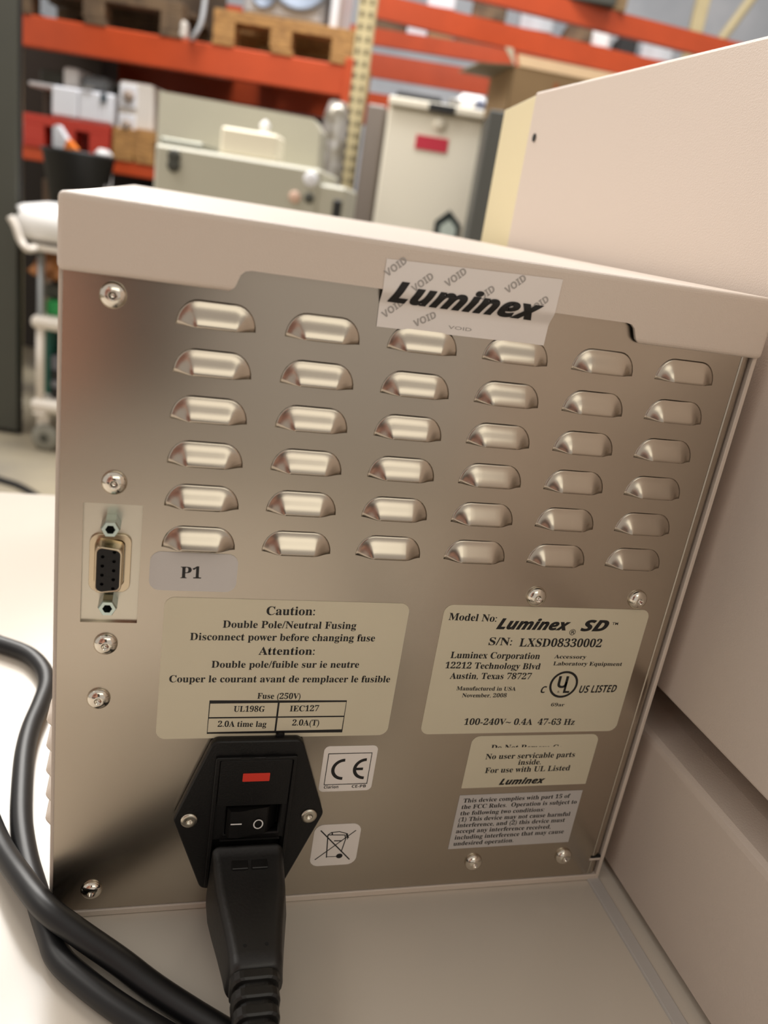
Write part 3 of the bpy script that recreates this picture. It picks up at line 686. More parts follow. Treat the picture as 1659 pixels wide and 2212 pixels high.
def hbeam(name, h, th, m, parent):
    rA, wA, rB, wB, z0, z1 = h
    bm = bmesh.new(); d = Vector((rB-rA, wB-wA)).normalized(); n = Vector((-d.y, d.x))
    if n.y < 0: n = -n
    c = [(rA, wA), (rB, wB), (rB+n.x*th, wB+n.y*th), (rA+n.x*th, wA+n.y*th)]
    loft(bm, [[BG @ Vector((x, y, z)) for x, y in c] for z in (z0, z1)])
    return ob(name, bm, m, parent)
# --- main rack
RD, RB = 4.2, 5.3
rack = bgroot('pallet_rack', 0, RD, FLOOR, 'tall orange-beamed pallet rack with cream perforated uprights behind the grey-green machine', 'rack')
U = (-0.435, 4.2, 0.643); UL = (-2.072, 4.2, 0.7); UR = (1.32, 4.2, 1.181)
def upright(r, w, parent, z1=2.6, wd=0.08, perforated=True):
    u = box('upright', r-wd/2, r+wd/2, w, w+0.07, FLOOR, z1, UPR, parent, 0.006, 1, BG)
    if perforated:
        bm = bmesh.new()
        for k in range(int((z1-FLOOR)/0.05)-2):
            for s in (-0.019, 0.019):
                bx(bm, r+s-0.008, r+s+0.008, w-0.002, w+0.004, FLOOR+0.06+k*0.05, FLOOR+0.082+k*0.05, 0, 1, BG)
        o = ob('keyhole_slots', bm, mat('slot_shadow', (96, 84, 60), 0.8), u); o['kind'] = 'stuff'
UB = (-0.557, 5.37, 0.758)
upright(UL[0], RD, rack); upright((-2.649, 5.37, 0.831)[0], RB, rack); upright(U[0], RD, rack); upright(UB[0]+0.01, RB, rack)
for r in ():
    bm = bmesh.new()
    for k in range(4): tube_bm(bm, [BG @ Vector((r, RD+0.04, -0.7+k*0.8)), BG @ Vector((r, RB+0.04, -0.3+k*0.8))], 0.014, 6)
    ob('frame_bracing', bm, UPR, rack)
b1 = (-2.002, -2.002, 0.714, 0.847); b2 = (-2.526, -2.526, 0.768, 0.903); b3 = (-2.006, -2.006, 0.223, 0.287)
r0 = UL[0]+0.04; r1 = U[0]-0.04
bgbox('beam', (r0, r1, b1[2], b1[3]), RD+0.005, 0.05, ORANGE, rack); bgbox('beam', (r0, r1, b1[2], b1[3]), RB+0.01, 0.05, ORANGE, rack)
bgbox('beam', (r0, r1, b3[2], b3[3]), RD+0.005, 0.05, ORANGE, rack); bgbox('beam', (r0, r1, b3[2], b3[3]), RB+0.01, 0.05, ORANGE, rack)
bgbox('beam_connector', (r1-0.03, r1+0.01, b1[2]-0.05, b1[3]+0.03), RD-0.004, 0.02, ORANGE, rack, 0.003)
zt = b3[3]; zu = b1[3]
# second bay beams
e = (-0.389, 0.179, 1.035, 1.014)
LB = (-0.595, 6.4, 0.283, 6.464, 1.335, 1.435)
# --- rack behind, seen through the second bay
rack2 = bgroot('pallet_rack', 1.5, 6.4, FLOOR, 'orange pallet rack of the next aisle glimpsed above the white freezer', 'rack')
hbeam('beam', (-2.242, 6.4, 2.603, 6.388, 1.323, 1.424), 0.06, ORANGE, rack2)
hbeam('beam', (-2.619, 7.5, 3.134, 7.539, 1.279, 1.455), 0.06, ORANGE, rack2)
hbeam('beam', (-2.223, 6.4, 2.767, 6.449, 0.922, 1.027), 0.06, ORANGE, rack2)
ua = (2.543, 6.4, 1.615); ub = (-2.225, 6.4, 1.079)
for r in (ua[0], ub[0]): upright(r, 6.47, rack2, 3.4, 0.09, False); upright(r, 7.57, rack2, 3.4, 0.09, False)
# --- third rack with the high beams at upper right
h1 = (-0.414, 4.22, 1.624, 4.848, 1.224, 1.315); h2 = (-0.534, 5.2, 2.085, 6.028, 1.255, 1.374)
hbeam('beam', h1, 0.05, ORANGE, rack); hbeam('beam', h2, 0.05, ORANGE, rack)
for r, w_ in ((h1[2]+0.04, h1[3]), (h2[2]+0.04, h2[3])): upright(r, w_, rack, 3.0, 0.08, False)
# cream upright frame with brace far right
fr = bgroot('rack_frame', 4.0, 7.2, FLOOR, 'cream upright frame with diagonal brace against the grey wall, top right', 'rack')
a = (1.768, 7.2, 2.102); b = (1.833, 7.2, 1.926); c_ = (2.144, 7.2, 2.246); d_ = (1.953, 7.2, 1.88)
upright(a[0], 7.2, fr, 4.6, 0.10, False); upright(a[0]+1.15, 7.2, fr, 4.6, 0.10, False)
bm = bmesh.new(); tube_bm(bm, [BG @ Vector((d_[0], 7.22, d_[2]-0.05)), BG @ Vector((c_[0]+0.3, 7.22, c_[2]+(c_[2]-d_[2])/(c_[0]-d_[0])*0.3))], 0.035, 8); ob('brace', bm, UPR, fr)
# --- pallets
def pallet(r0, r1, D, z0, m, label, name='wooden_pallet', dep=1.1, hgt=0.144):
    rt = bgroot(name, (r0+r1)/2, D, z0, label, 'pallet', 'pallets on the rack beams')
    wd = r1-r0
    for j, yy in enumerate((0.0, dep/2-0.05, dep-0.1)):
        for xx in (r0, (r0+r1)/2-0.06, r1-0.1):
            box('block', xx, xx+0.1, D+yy, D+yy+0.1, z0+0.022, z0+0.100, m, rt, 0.003, 1, BG)
        box('stringer_board', r0, r1, D+yy, D+yy+0.1, z0+0.100, z0+0.122, m, rt, 0.002, 1, BG)
    for k in range(3):
        xx = (r0, (r0+r1)/2-0.05, r1-0.1)[k]; box('bottom_board', xx, xx+0.1, D, D+dep, z0, z0+0.022, m, rt, 0.002, 1, BG)
    for k in range(6):
        yy = (dep-0.1)*k/5; box('deck_board', r0, r1, D+yy, D+yy+0.1, z0+0.122, z0+hgt, m, rt, 0.002, 1, BG)
    return z0+hgt
p1 = (-2.067, -1.268, 0.89, 0.837); p2 = (-1.124, -0.477, 1.001, 0.966)
pt = pallet(p1[0], p1[1], RD, zu, WOODD, 'weathered brown pallet on the upper beam at the left')
pallet(p2[0], p2[1], RD, zu, WOOD, 'golden wooden pallet under the film-wrapped machine on the upper beam')
p3 = (-1.568, -1.365, 0.314, 0.376); p4 = (-2.002, -1.583, 0.354, 0.378)
pallet(p3[0], p3[1]+0.12, RD, zt, WOOD, 'light wooden pallet on the lower beam under two-dial white machine')
pallet(p4[0], p4[1], RD, zt, REDP, 'red plastic pallet on the lower beam under white cabinets', 'plastic_pallet')
# things on the upper pallets
o = bgbox('packing_crate', (p1[0]+0.03, p1[1]-0.04, pt, pt+0.5), RD+0.05, 0.9, mat('brown_board', (96, 80, 62), 0.8), None); single(o, 'dark brown crate standing on the weathered upper pallet', 'crate')
wm = bgroot('wrapped_machine', (p2[0]+p2[1])/2, RD, pt, 'film-wrapped grey machine with round front on the golden pallet', 'machine')
bgbox('wrapped_body', (p2[0]+0.1, p2[1]-0.16, pt, pt+0.55), RD+0.1, 0.7, FILM, wm, 0.03)
for rr, zz, ra in ((p2[0]+0.36, pt+0.20, 0.13), (p2[0]+0.2, pt+0.1, 0.05)):
    bm = bmesh.new(); lathe(bm, [(ra*1.15, 0), (ra*1.15, 0.02), (ra, 0.025), (ra*0.95, 0.01)], BG @ Matrix.Translation((rr, RD+0.1, zz)) @ MX, 24); ob('round_port', bm, BLUEG, wm, True)
bgbox('white_edge', (p2[1]-0.13, p2[1]-0.09, pt, pt+0.5), RD+0.06, 0.5, WHITE, wm)
fa = (-1.17, 4.2, 1.015)
bm = bmesh.new(); P_ = [(fa[0]+0.03, RD-0.03, fa[2]+0.3), (fa[0]+0.01, RD-0.03, fa[2]), (fa[0]+0.0, RD-0.035, fa[2]-0.1), (fa[0]-0.03, RD-0.03, zu+0.01), (fa[0]-0.05, RD+0.01, zu+0.006)]
pts = [BG @ Vector(q) for q in P_]; tube_bm(bm, [Vector(q) for q in catmull([tuple(q) for q in pts], 5)], 0.011, 8)
o = ob('film_tail', bm, FILM, None, True); single(o, 'hanging twist of clear stretch film left of the golden pallet', 'film')
wb = (-1.303, -1.237, 0.841, 0.894)
o = bgbox('white_bottle', (wb[0]+0.015, wb[1]-0.01, zu, zu+0.075), RD+0.0, 0.06, OFFW, None, 0.012); single(o, 'small white box on the orange beam between two pallets', 'box')
# lower level
zl = zt+0.144
cb_ = bgroot('white_cabinet', 0, RD, zl, 'white laboratory cabinet with three doors and dark display on the red pallet', 'cabinet')
k1 = (-1.874, -1.743, 0.371, 0.602); k2 = (-1.744, -1.638, 0.387, 0.592); k3 = (-1.645, -1.576, 0.396, 0.59)
bgbox('body', (k1[0], k3[1], zl, k1[3]-0.03), RD+0.03, 0.6, WHITE, cb_)
for k, nm in ((k1, 'door'), (k2, 'door'), (k3, 'narrow_door')):
    bgbox(nm, (k[0]+0.003, k[1]-0.003, zl+0.01, k1[3]-0.035), RD+0.012, 0.018, WHITE, cb_)
dq = (-1.635, -1.607, 0.528, 0.568); bgbox('display', dq, RD+0.004, 0.01, mat('display_glass', (70, 82, 88), 0.3), cb_, 0.002)
dq = (-1.778, -1.756, 0.414, 0.435); bgbox('lock', dq, RD+0.004, 0.01, GREY, cb_, 0.002)
dq = (-1.724, -1.671, 0.582, 0.598); bgbox('vent', (dq[0], dq[1], dq[2]-0.01, dq[3]-0.01), RD+0.004, 0.01, GREY, cb_, 0.002)
q = (-1.857, -1.782, 0.606, 0.665); o = bgbox('paper_bundle', (q[0], q[1], k1[3]-0.03, q[3]), RD+0.1, 0.25, BAG, None, 0.012); single(o, 'crumpled white bundle on top of the three-door cabinet', 'bundle')
q = (-1.774, -1.639, 0.607, 0.646); o = bgbox('grey_case', (q[0], q[1], k1[3]-0.03, k1[3]+0.045), RD+0.12, 0.3, mat('grey_case_plastic', (140, 146, 150), 0.5), None, 0.02); single(o, 'low grey case lying on the three-door cabinet', 'case')
q = (-1.997, -1.881, 0.396, 0.575)
tb = bgroot('metal_stand', q[0], RD, zl, 'brown metal stand with white top ledge at far left of the lower beam', 'stand')
bgbox('stand_body', (q[0], q[1], zl, q[3]-0.02), RD+0.2, 0.4, mat('brown_grey', (110, 96, 84), 0.6), tb)
bgbox('ledge', (q[0]-0.01, q[1]-0.004, q[3]-0.02, q[3]), RD+0.06, 0.5, WHITE, tb); bgbox('dark_motor', (q[1]-0.05, q[1]-0.005, zl, zl+0.1), RD+0.1, 0.1, DARK, tb)
q = (-1.993, -1.865, 0.604, 0.644); o = bgbox('printer', (q[0], q[1]-0.01, p1[2]*0+b1[2]*0+(-1.997, -1.881, 0.396, 0.575)[3], q[3]), RD+0.15, 0.35, DGREY, None, 0.01); single(o, 'dark grey printer resting on the white ledge of the brown stand', 'printer')
mc = bgroot('dial_machine', 0, RD, zl, 'narrow off-white machine with two round recessed dials on the light pallet', 'machine')
q = (-1.559, -1.391, 0.386, 0.638)
bgbox('body', (q[0], q[1], zl, q[3]), RD+0.03, 0.6, OFFW, mc, 0.012)
for d0 in ((-1.503, 4.2, 0.573), (-1.506, 4.2, 0.445)):
    bgbox('square_bezel', (d0[0]-0.045, d0[0]+0.035, d0[2]-0.05, d0[2]+0.05), RD+0.015, 0.02, WHITE, mc, 0.004)
    bm = bmesh.new(); lathe(bm, [(0.026, 0), (0.026, 0.012), (0.016, 0.02)], BG @ Matrix.Translation((d0[0], RD+0.016, d0[2])) @ MX, 18); ob('dial', bm, mat('tan_dial', (160, 142, 128), 0.5), mc, True)
q = (-1.397, -1.34, 0.39, 0.622); o = bgbox('grey_tank', (q[0]+0.012, q[1]+0.02, zl, q[3]-0.03), RD+0.1, 0.4, BLUEG, None, 0.02); single(o, 'grey-blue tank between the dial machine and the grey-green machine', 'tank')
q = (-1.603, -1.545, 0.636, 0.661); o = bgbox('yellow_tray', (q[0], q[1], k1[3]-0.0+0.02, k1[3]+0.05), RD+0.2, 0.1, YELL, None, 0.004)
k3r = q
o2 = bgbox('black_case', (q[0]-0.02, q[1]+0.0, zl, k1[3]+0.02), RD+0.18, 0.2, DARK, None, 0.004); single(o2, 'tall black case between the three-door cabinet and the dial machine', 'case'); single(o, 'yellow tray lying on the tall black case', 'tray')
for r0_, r1_, z0_, z1_, lab in ((-2.6, -1.92, zl, b1[3]-0.01, 'dark brown backing added behind the white cabinet on the lower beam'), (-1.90, -0.6, zl, 0.229+(b1[2]-0.229)*0.925, 'dark backing added behind the dial machine on the lower beam')):  # dark backing added to fill the gaps between the beams
    o = bgbox('dark_backing', (r0_, r1_, z0_+0.001, z1_), RD+0.75, 0.25, mat('dark_fill', (66, 56, 50), 0.8), None, 0.006); single(o, lab, 'crate')
o = bgbox('floor_backing', (-2.6, -0.7, FLOOR, zt-0.01), RD+0.8, 0.25, mat('dark_fill', (52, 46, 42), 0.8), None, 0.006); single(o, 'long dark backing added on the floor at the back under the lower beam', 'crate')  # added dark filling that covers the wall below the lower beam
# clutter under the lower beam
sc_ = (-1.997, -1.937, -0.038, 0.147)
o = box('tan_panel', sc_[0], sc_[1]+0.1, RD+0.2, RD+0.3, FLOOR, sc_[3], mat('tan_board', (150, 128, 110), 0.7), None, 0.004, 1, BG); single(o, 'tan board standing on the floor beneath the lower beam', 'board')
o = box('dark_crate', sc_[1]+0.14, sc_[1]+0.9, RD+0.25, RD+0.7, FLOOR, sc_[3], DARK, None, 0.004, 1, BG); single(o, 'black crate on the floor beneath the lower beam, beside the tan board', 'crate')

# --- black bucket with scoop
bk = (-1.76, -1.444, 0.035, 0.298); bt = (-1.692, 3.75, 0.296)
bz = bt[2]-0.005; rc = (bk[0]+(-1.454, 3.9, 0.297)[0])/2; rr = ((-1.454, 3.9, 0.297)[0]-bk[0])/2
st = bgroot('black_bucket', rc, 3.75, bz-0.4, 'open black tapered bucket holding a white and orange scoop', 'bucket')
bm = bmesh.new(); lathe(bm, [(rr*0.55, 0), (rr*0.60, 0.0), (rr*1.0, 0.38), (rr*1.04, 0.385), (rr*1.04, 0.4), (rr*0.96, 0.4), (rr*0.56, 0.02)], BG @ Matrix.Translation((rc, 3.75+rr, bz-0.4)), 28)
ob('bucket_body', bm, mat('black_bucket_plastic', (34, 34, 33), 0.5), st, True)
st2 = box('pedestal', rc-rr*0.5, rc+rr*0.6, 3.75+rr*0.4, 3.75+rr*1.6, FLOOR, bz-0.401, DARK, None, 0.004, 1, BG); single(st2, 'dark pedestal on the floor carrying the black bucket', 'pedestal')
sg = bgroot('plastic_scoop', rc-rr*0.6, 3.75, bz-0.1, 'white scoop with orange tip leaning out of the black bucket', 'scoop')
s0 = (-1.681, 3.75, 0.378); s1 = (-1.61, 3.75, 0.315); s2 = (-1.68, 3.75, 0.297)
def poly(name, pts, dep, m, parent):
    bm = bmesh.new(); loft(bm, [[BG @ Vector((r, w_+dd, z)) for r, w_, z in pts] for dd in (0, dep)]); return ob(name, bm, m, parent)
s3_ = (-1.663, 3.75, 0.384); s4 = (-1.642, 3.75, 0.292)
w0 = 3.75+rr*0.35
poly('scoop_blade', [(s0[0], w0, s0[2]), (s3_[0], w0, s3_[2]), (s1[0], w0, s1[2]), (s4[0], w0, s4[2]-0.05), (s2[0], w0, s2[2]-0.05)], 0.05, WHITE, sg)
s5 = (-1.618, 3.75, 0.332); s6 = (-1.582, 3.75, 0.308); s7 = (-1.638, 3.75, 0.304)
poly('scoop_tip', [(s5[0], w0-0.004, s5[2]), (s6[0], w0-0.004, s6[2]-0.01), (s7[0], w0-0.004, s7[2]-0.03)], 0.055, ORNG, sg)
q = (-1.526, -1.473, 0.304, 0.328); o = bgbox('crumpled_bag', (q[0], q[1], bz-0.30, q[3]-0.01), 3.75+rr*0.7, 0.12, BAG, None, 0.02); single(o, 'crumpled white bag inside the black bucket', 'bag')

# --- grey-green machine
gm = bgroot('laboratory_machine', 0, 3.0, FLOOR, 'large grey-green laboratory machine with raised back panel and two dark sockets', 'machine')
g1 = (-0.973, -0.297, 0.203, 0.344); gt = (-0.973, 3.0, 0.344); gr_ = (-0.394, 3.0, 0.348); g2 = (-0.302, 3.0, 0.301)
bgbox('base_cabinet', (gt[0], gr_[0], FLOOR, gt[2]), 3.0, 0.55, GREEN, gm, 0.01)
bgbox('side_step', (gr_[0]-0.01, g2[0], FLOOR, g2[2]), 3.0, 0.4, GREEN, gm, 0.01)
gb = (-1.081, 3.35, 0.538); gbr = (-0.465, 3.35, 0.523)
bm = bmesh.new(); zt_ = gb[2]
loft(bm, [[BG @ Vector((r, w_, z)) for r, z in ((gb[0], gt[2]-0.02), (gb[0], zt_), (gbr[0]-0.03, zt_-0.01), (gbr[0], zt_-0.05), (gbr[0]+0.005, gt[2]-0.02))] for w_ in (3.35, 3.55)])
ob('back_panel', bm, GREEN, gm)
for d0 in ((-0.904, 3.0, 0.311), (-0.904, 3.0, 0.282)):
    bm = bmesh.new(); lathe(bm, [(0.022, 0), (0.022, 0.008), (0.017, 0.010)], BG @ Matrix.Translation((d0[0], 3.0, d0[2])) @ MX, 18); ob('dark_socket', bm, mat('socket_grey', (60, 60, 52), 0.5), gm, True)
for d0, m_, ra in (((-0.429, 3.0, 0.307), WHITE, 0.025), ((-0.478, 3.0, 0.243), mat('pink_mark', (214, 180, 160), 0.5), 0.02), ((-0.428, 3.0, 0.247), DGREY, 0.017)):
    bm = bmesh.new(); lathe(bm, [(ra, 0), (ra, 0.006), (ra*0.8, 0.009)], BG @ Matrix.Translation((d0[0], 3.0, d0[2])) @ MX, 18); ob('round_mark', bm, m_, gm, True)
d0 = (-0.328, 3.0, 0.226); bgbox('dark_latch', (d0[0]-0.015, d0[0]+0.015, d0[2]-0.03, d0[2]+0.03), 2.99, 0.02, DARK, gm, 0.004)
tt = (-0.761, -0.564, 0.376, 0.433)
tx = bgroot('tissue_box', tt[0], 3.05, gt[2], 'cream tissue box with white tissue on the grey-green machine', 'tissue box')
bgbox('carton', (tt[0], tt[1], gt[2]+0.0005, tt[3]), 3.04, 0.14, mat('cream_carton', (236, 228, 206), 0.6), tx, 0.008)
tq = (-0.625, 3.05, 0.461)
bm = bmesh.new(); lathe(bm, [(0.022, 0), (0.014, 0.015), (0.02, 0.03), (0.004, 0.045)], BG @ Matrix.Translation((tq[0], 3.11, tt[3]-0.001)), 9); ob('tissue', bm, BAG, tx, True)
q = (-0.974, -0.821, 0.376, 0.384)
o = bgbox('metal_tray', (q[0], q[1], gt[2]+0.0005, gt[2]+0.025), 3.05, 0.22, mat('tray_grey', (128, 128, 116), 0.4, 0.3), None, 0.006); single(o, 'shallow grey tray on the grey-green machine beside the tissue box', 'tray')
# items on the lower beam behind the machine
sh_z = (-1.016, 4.2, 0.657)[2]
q = (-1.235, -0.597, 0.639, 0.657)
bz_ = (-1.353, 4.2, 0.609)[2]
x = p3[1]+0.13
for w_, h_, m_, lab in ((0.10, 0.03, OFFW, 'off-white box leftmost in the row under the beam behind the machine'), (0.12, 0.0, DARK, 'black box right of the off-white one under the beam'), (0.10, 0.02, BLUEG, 'grey-blue box in the middle of the row under the beam'), (0.22, 0.01, DGREY, 'long dark grey box under the beam, behind the back panel'), (0.12, 0.03, DARK, 'black box near the right end of the row under the beam'), (0.06, 0.05, WHITE, 'small white box at the right end of the row under the beam')):
    o = bgbox('storage_box', (x, x+w_-0.006, zt, b1[2]-0.10-h_), RD+0.25, 0.4, m_, None, 0.004)
    single(o, lab, 'box', 'storage boxes under the beam behind the machine'); x += w_
# foil-wrapped roll and steel parts by the upright
q = (-0.529, -0.413, 0.434, 0.665)
rl = (-0.486, 3.9, 0.665); rq = (q[1]-q[0])/2*0.95
bm = bmesh.new(); lathe(bm, [(rq*0.6, 0), (rq*0.8, 0.3), (rq, 0.9), (rq*1.04, rl[2]-FLOOR-0.06), (rq*0.7, rl[2]-FLOOR)], BG @ Matrix.Translation((rl[0], 3.97, FLOOR)), 16)
o = ob('wrapped_roll', bm, mat('grey_brown_film', (132, 124, 108), 0.18, 0.35, col2=(176, 172, 168), scale=18, bump=1.0, bscale=30), None, True); single(o, 'shiny film-wrapped roll standing left of the cream upright', 'roll')

# --- freezer
fz = bgroot('upright_freezer', 0, 3.85, FLOOR, 'white upright freezer with crimson label and dark pentagon sticker', 'freezer')
f0 = (-0.257, 3.85, 0.706); f1 = (0.181, 3.85, 0.707)
bgbox('cabinet', (f0[0], f1[0], FLOOR, f0[2]), 3.87, 0.55, FREEZ, fz, 0.012)
ln_ = (-0.26, 3.85, 0.672)
bgbox('door', (f0[0]+0.002, f1[0]-0.002, FLOOR+0.08, ln_[2]-0.006), 3.84, 0.03, FREEZ, fz, 0.01)
bgbox('top_rail', (f0[0], f1[0], ln_[2]-0.001, f0[2]), 3.82, 0.06, FREEZ, fz, 0.006)
h_ = (-0.086, 0.028, 0.699, 0.708); bgbox('handle_recess', (h_[0], h_[1], ln_[2]-0.002, ln_[2]+0.03), 3.815, 0.012, DARK, fz, 0.003)
h_ = (-0.029, 3.84, 0.629)
bm = bmesh.new(); lathe(bm, [(0.028, 0), (0.028, 0.006), (0.018, 0.012)], BG @ Matrix.Translation((h_[0], 3.84, h_[2])) @ MX, 20); ob('lock', bm, FREEZ, fz, True)
h0 = (-0.12, 3.84, 0.575); h1_ = (0.02, 3.84, 0.515)
lb = bgbox('crimson_label', (h0[0], h1_[0], h1_[2]+0.004, h0[2]), 3.836, 0.006, REDL, fz, 0.001); lb['label'] = 'crimson rectangular label'
h0 = (0.075, 3.84, 0.226)
poly('pentagon_sticker', [(h0[0]-0.055, 3.834, h0[2]-0.09), (h0[0]-0.058, 3.834, h0[2]+0.015), (h0[0], 3.834, h0[2]+0.07), (h0[0]+0.058, 3.834, h0[2]+0.015), (h0[0]+0.055, 3.834, h0[2]-0.09)], 0.007, mat('dark_green_print', (30, 40, 38), 0.5), fz)
poly('sticker_centre', [(h0[0]-0.03, 3.831, h0[2]-0.08), (h0[0]-0.03, 3.831, h0[2]+0.0), (h0[0]+0.005, 3.831, h0[2]+0.03), (h0[0]+0.04, 3.831, h0[2]+0.0), (h0[0]+0.04, 3.831, h0[2]-0.08)], 0.004, mat('pale_green_print', (196, 206, 196), 0.5), fz)
q = (-0.356, -0.246, 0.548, 0.693)
o = bgbox('grey_cabinet', (q[0], f0[0]-0.012, FLOOR, (-0.354, 3.95, 0.678)[2]), 3.95, 0.5, mat('warm_grey_metal', (132, 122, 114), 0.45, 0.2), None, 0.01); single(o, 'warm grey steel cabinet squeezed between the cream upright and the freezer', 'cabinet')
for (u, k, zz, m_, nm, lab) in ((0.03, 0.05, 0.05, GREY, 'tin', 'small grey tin on top of the white freezer'), (0.14, 0.05, 0.06, mat('blue_tin', (60, 76, 120), 0.5), 'tin', 'small blue tin on top of the white freezer')):
    o = bgbox(nm, (f0[0]+0.22+u, f0[0]+0.22+u+k, f0[2], f0[2]+zz), 4.0, 0.06, m_, None, 0.008); single(o, lab, 'tin')
o = bgbox('white_sack', (f1[0]-0.16, f1[0]-0.01, f0[2], f0[2]+0.08), 4.0, 0.2, BAG, None, 0.03); single(o, 'white plastic sack on the freezer beside the cardboard carton', 'sack')
o = bgbox('dark_folder', (f0[0]+0.02, f0[0]+0.22, f0[2], f0[2]+0.04), 3.95, 0.2, DARK, None, 0.01); single(o, 'black folder lying on the left of the freezer top', 'folder')

# --- cardboard carton on dark cabinet
dk = (0.169, 3.4, 0.656); dk1 = (0.549, 3.4, 0.774)
o = box('steel_cabinet', dk[0]-0.02, dk[0]+0.72, 3.36, 3.80, FLOOR, dk[2], mat('graphite_metal', (86, 86, 82), 0.5, 0.2), None, 0.006, 1, BG)
single(o, 'graphite steel cabinet between the freezer and the tall beige instrument', 'cabinet')
ct = bgroot('cardboard_carton', 0, 3.4, dk[2], 'big open cardboard carton with raised flaps on the graphite cabinet', 'carton')
ca = (0.209, 3.37, 0.809)
KM = BG @ Matrix.Translation((ca[0], 3.37, 0)) @ Matrix.Rotation(math.radians(11), 4, 'Z')
x0, x1, y0, y1, z0, z1 = 0.0, 0.50, 0.0, 0.34, dk[2], ca[2]
bm = bmesh.new()
for a_ in ((x0, x1, y0, y0+0.006), (x0, x1, y1-0.006, y1), (x0, x0+0.006, y0, y1), (x1-0.006, x1, y0, y1)): bx(bm, a_[0], a_[1], a_[2], a_[3], z0, z1, 0, 1, KM)
bx(bm, x0, x1, y0, y1, z0, z0+0.006, 0, 1, KM)
ob('carton_body', bm, CARD, ct)
def flap(p, m_, nm='flap'):
    bm = bmesh.new(); vs = [Vector(q) for q in p]; n = (vs[1]-vs[0]).cross(vs[3]-vs[0]).normalized()*0.005
    loft(bm, [[KM @ v for v in vs], [KM @ (v+n) for v in vs]]); return ob(nm, bm, m_, ct)
flap([(x0, y0, z1), (x0, y1, z1), (x0-0.13, y1, z1+0.0), (x0-0.13, y0, z1-0.015)], CARDL)
flap([(x0, y0, z1), (x0+0.004, y0, z1), (x0+0.01, y0+0.1, z1+0.07), (x0-0.02, y0+0.1, z1+0.07)], CARDL, 'torn_flap')
flap([(x0+0.02, y0+0.002, z1), (x1, y0+0.002, z1), (x1, y0+0.05, z1+0.045), (x0+0.02, y0+0.05, z1+0.045)], CARD)
flap([(x1, y0, z1), (x1, y1, z1), (x1+0.05, y1, z1+0.07), (x1+0.05, y0, z1+0.05)], CARDL)
flap([(x0+0.02, y1, z1), (x1-0.05, y1, z1), (x1-0.05, y1+0.03, z1+0.03), (x0+0.02, y1+0.03, z1+0.04)], CARDL)
box('tape_mark', 0.165, 0.18, y0-0.003, y0+0.001, z0+0.01, z1-0.03, mat('rust_tape', (170, 96, 50), 0.6), ct, 0, 1, KM)
# goods on the far rack beams
gx = (-0.595, 6.5, 1.501); zz = (-2.242, 6.4, 2.603, 6.388, 1.323, 1.424)[5]
x = gx[0]
for wd, hh, m_, lab in ((0.22, 0.08, WOODD, 'dark brown parcel beside the cream upright on the far rack'), (0.15, 0.13, WHITE, 'white parcel nearest the cream upright on the far rack'), (0.18, 0.08, CARD, 'tan parcel right of the white one on the far rack'), (0.3, 0.06, WOODD, 'long low brown parcel on the far rack'), (0.2, 0.1, CARD, 'tan parcel just left of the carton flap, on the far rack')):
    o = bgbox('stored_parcel', (x, x+wd-0.01, zz, zz+hh), 6.42, 0.4, m_, None, 0.005); single(o, lab, 'parcel', 'parcels on the far rack'); x += wd
# pallets/goods seen between high beams
zc2 = h2[5]
for t, wd, hh, m_, lab in ((0.12, 0.16, 0.20, WHITE, 'tall white wrapped block, leftmost on the lower high beam'), (0.22, 0.2, 0.10, WOODD, 'brown wrapped slab beside the leftmost white block on the high beam'), (0.33, 0.2, 0.16, FILM, 'grey film-wrapped load with bright side on the lower high beam'), (0.44, 0.16, 0.09, WOODD, 'low brown block in the middle of the lower high beam'), (0.50, 0.12, 0.15, BAG, 'white crumpled bundle in the middle of the lower high beam'), (0.57, 0.12, 0.1, DARK, 'small black item between white bundles on the lower high beam'), (0.63, 0.2, 0.09, FILM, 'last film-wrapped load toward the right on the lower high beam')):
    cx_ = h2[0]+(h2[2]-h2[0])*t; cy_ = h2[1]+(h2[3]-h2[1])*t
    o = box('wrapped_goods', cx_, cx_+wd, cy_+0.06, cy_+0.3, zc2, zc2+hh, m_, None, 0.01, 1, BG); single(o, lab, 'goods', 'wrapped goods on the high beam')
zc1 = h1[5]
for t, wd, m_, hh, lab in ((0.40, 0.30, DGREY, 0.2, 'dark plastic crate on the top beam at upper right'), (0.515, 0.13, CARD, 0.16, 'brown carton at the end of the top beam goods')):
    cx_ = h1[0]+(h1[2]-h1[0])*t; cy_ = h1[1]+(h1[3]-h1[1])*t
    o = box('beam_load', cx_, cx_+wd, cy_+0.02, cy_+0.3, zc1, zc1+hh, m_, None, 0.006, 1, BG); single(o, lab, 'crate')

# --- dark cabinet at the left edge
q0 = (-1.568, 3.27, -0.039); qf = (-1.574, 3.25, -0.04)
dc = bgroot('dark_locker', q0[0]-0.2, 3.25, FLOOR, 'tall dark olive-grey locker at the left edge of the view', 'locker')
bgbox('locker_corner_shade', (q0[0]-0.5, q0[0], FLOOR, 2.3), 3.27, 0.02, DARK, dc, 0.004)  # near-black strip showing past the front stands in for corner shade
bgbox('locker_front', (q0[0]-0.5, qf[0], FLOOR+0.02, 2.3), 3.25, 0.02, DGREY, dc, 0.003)

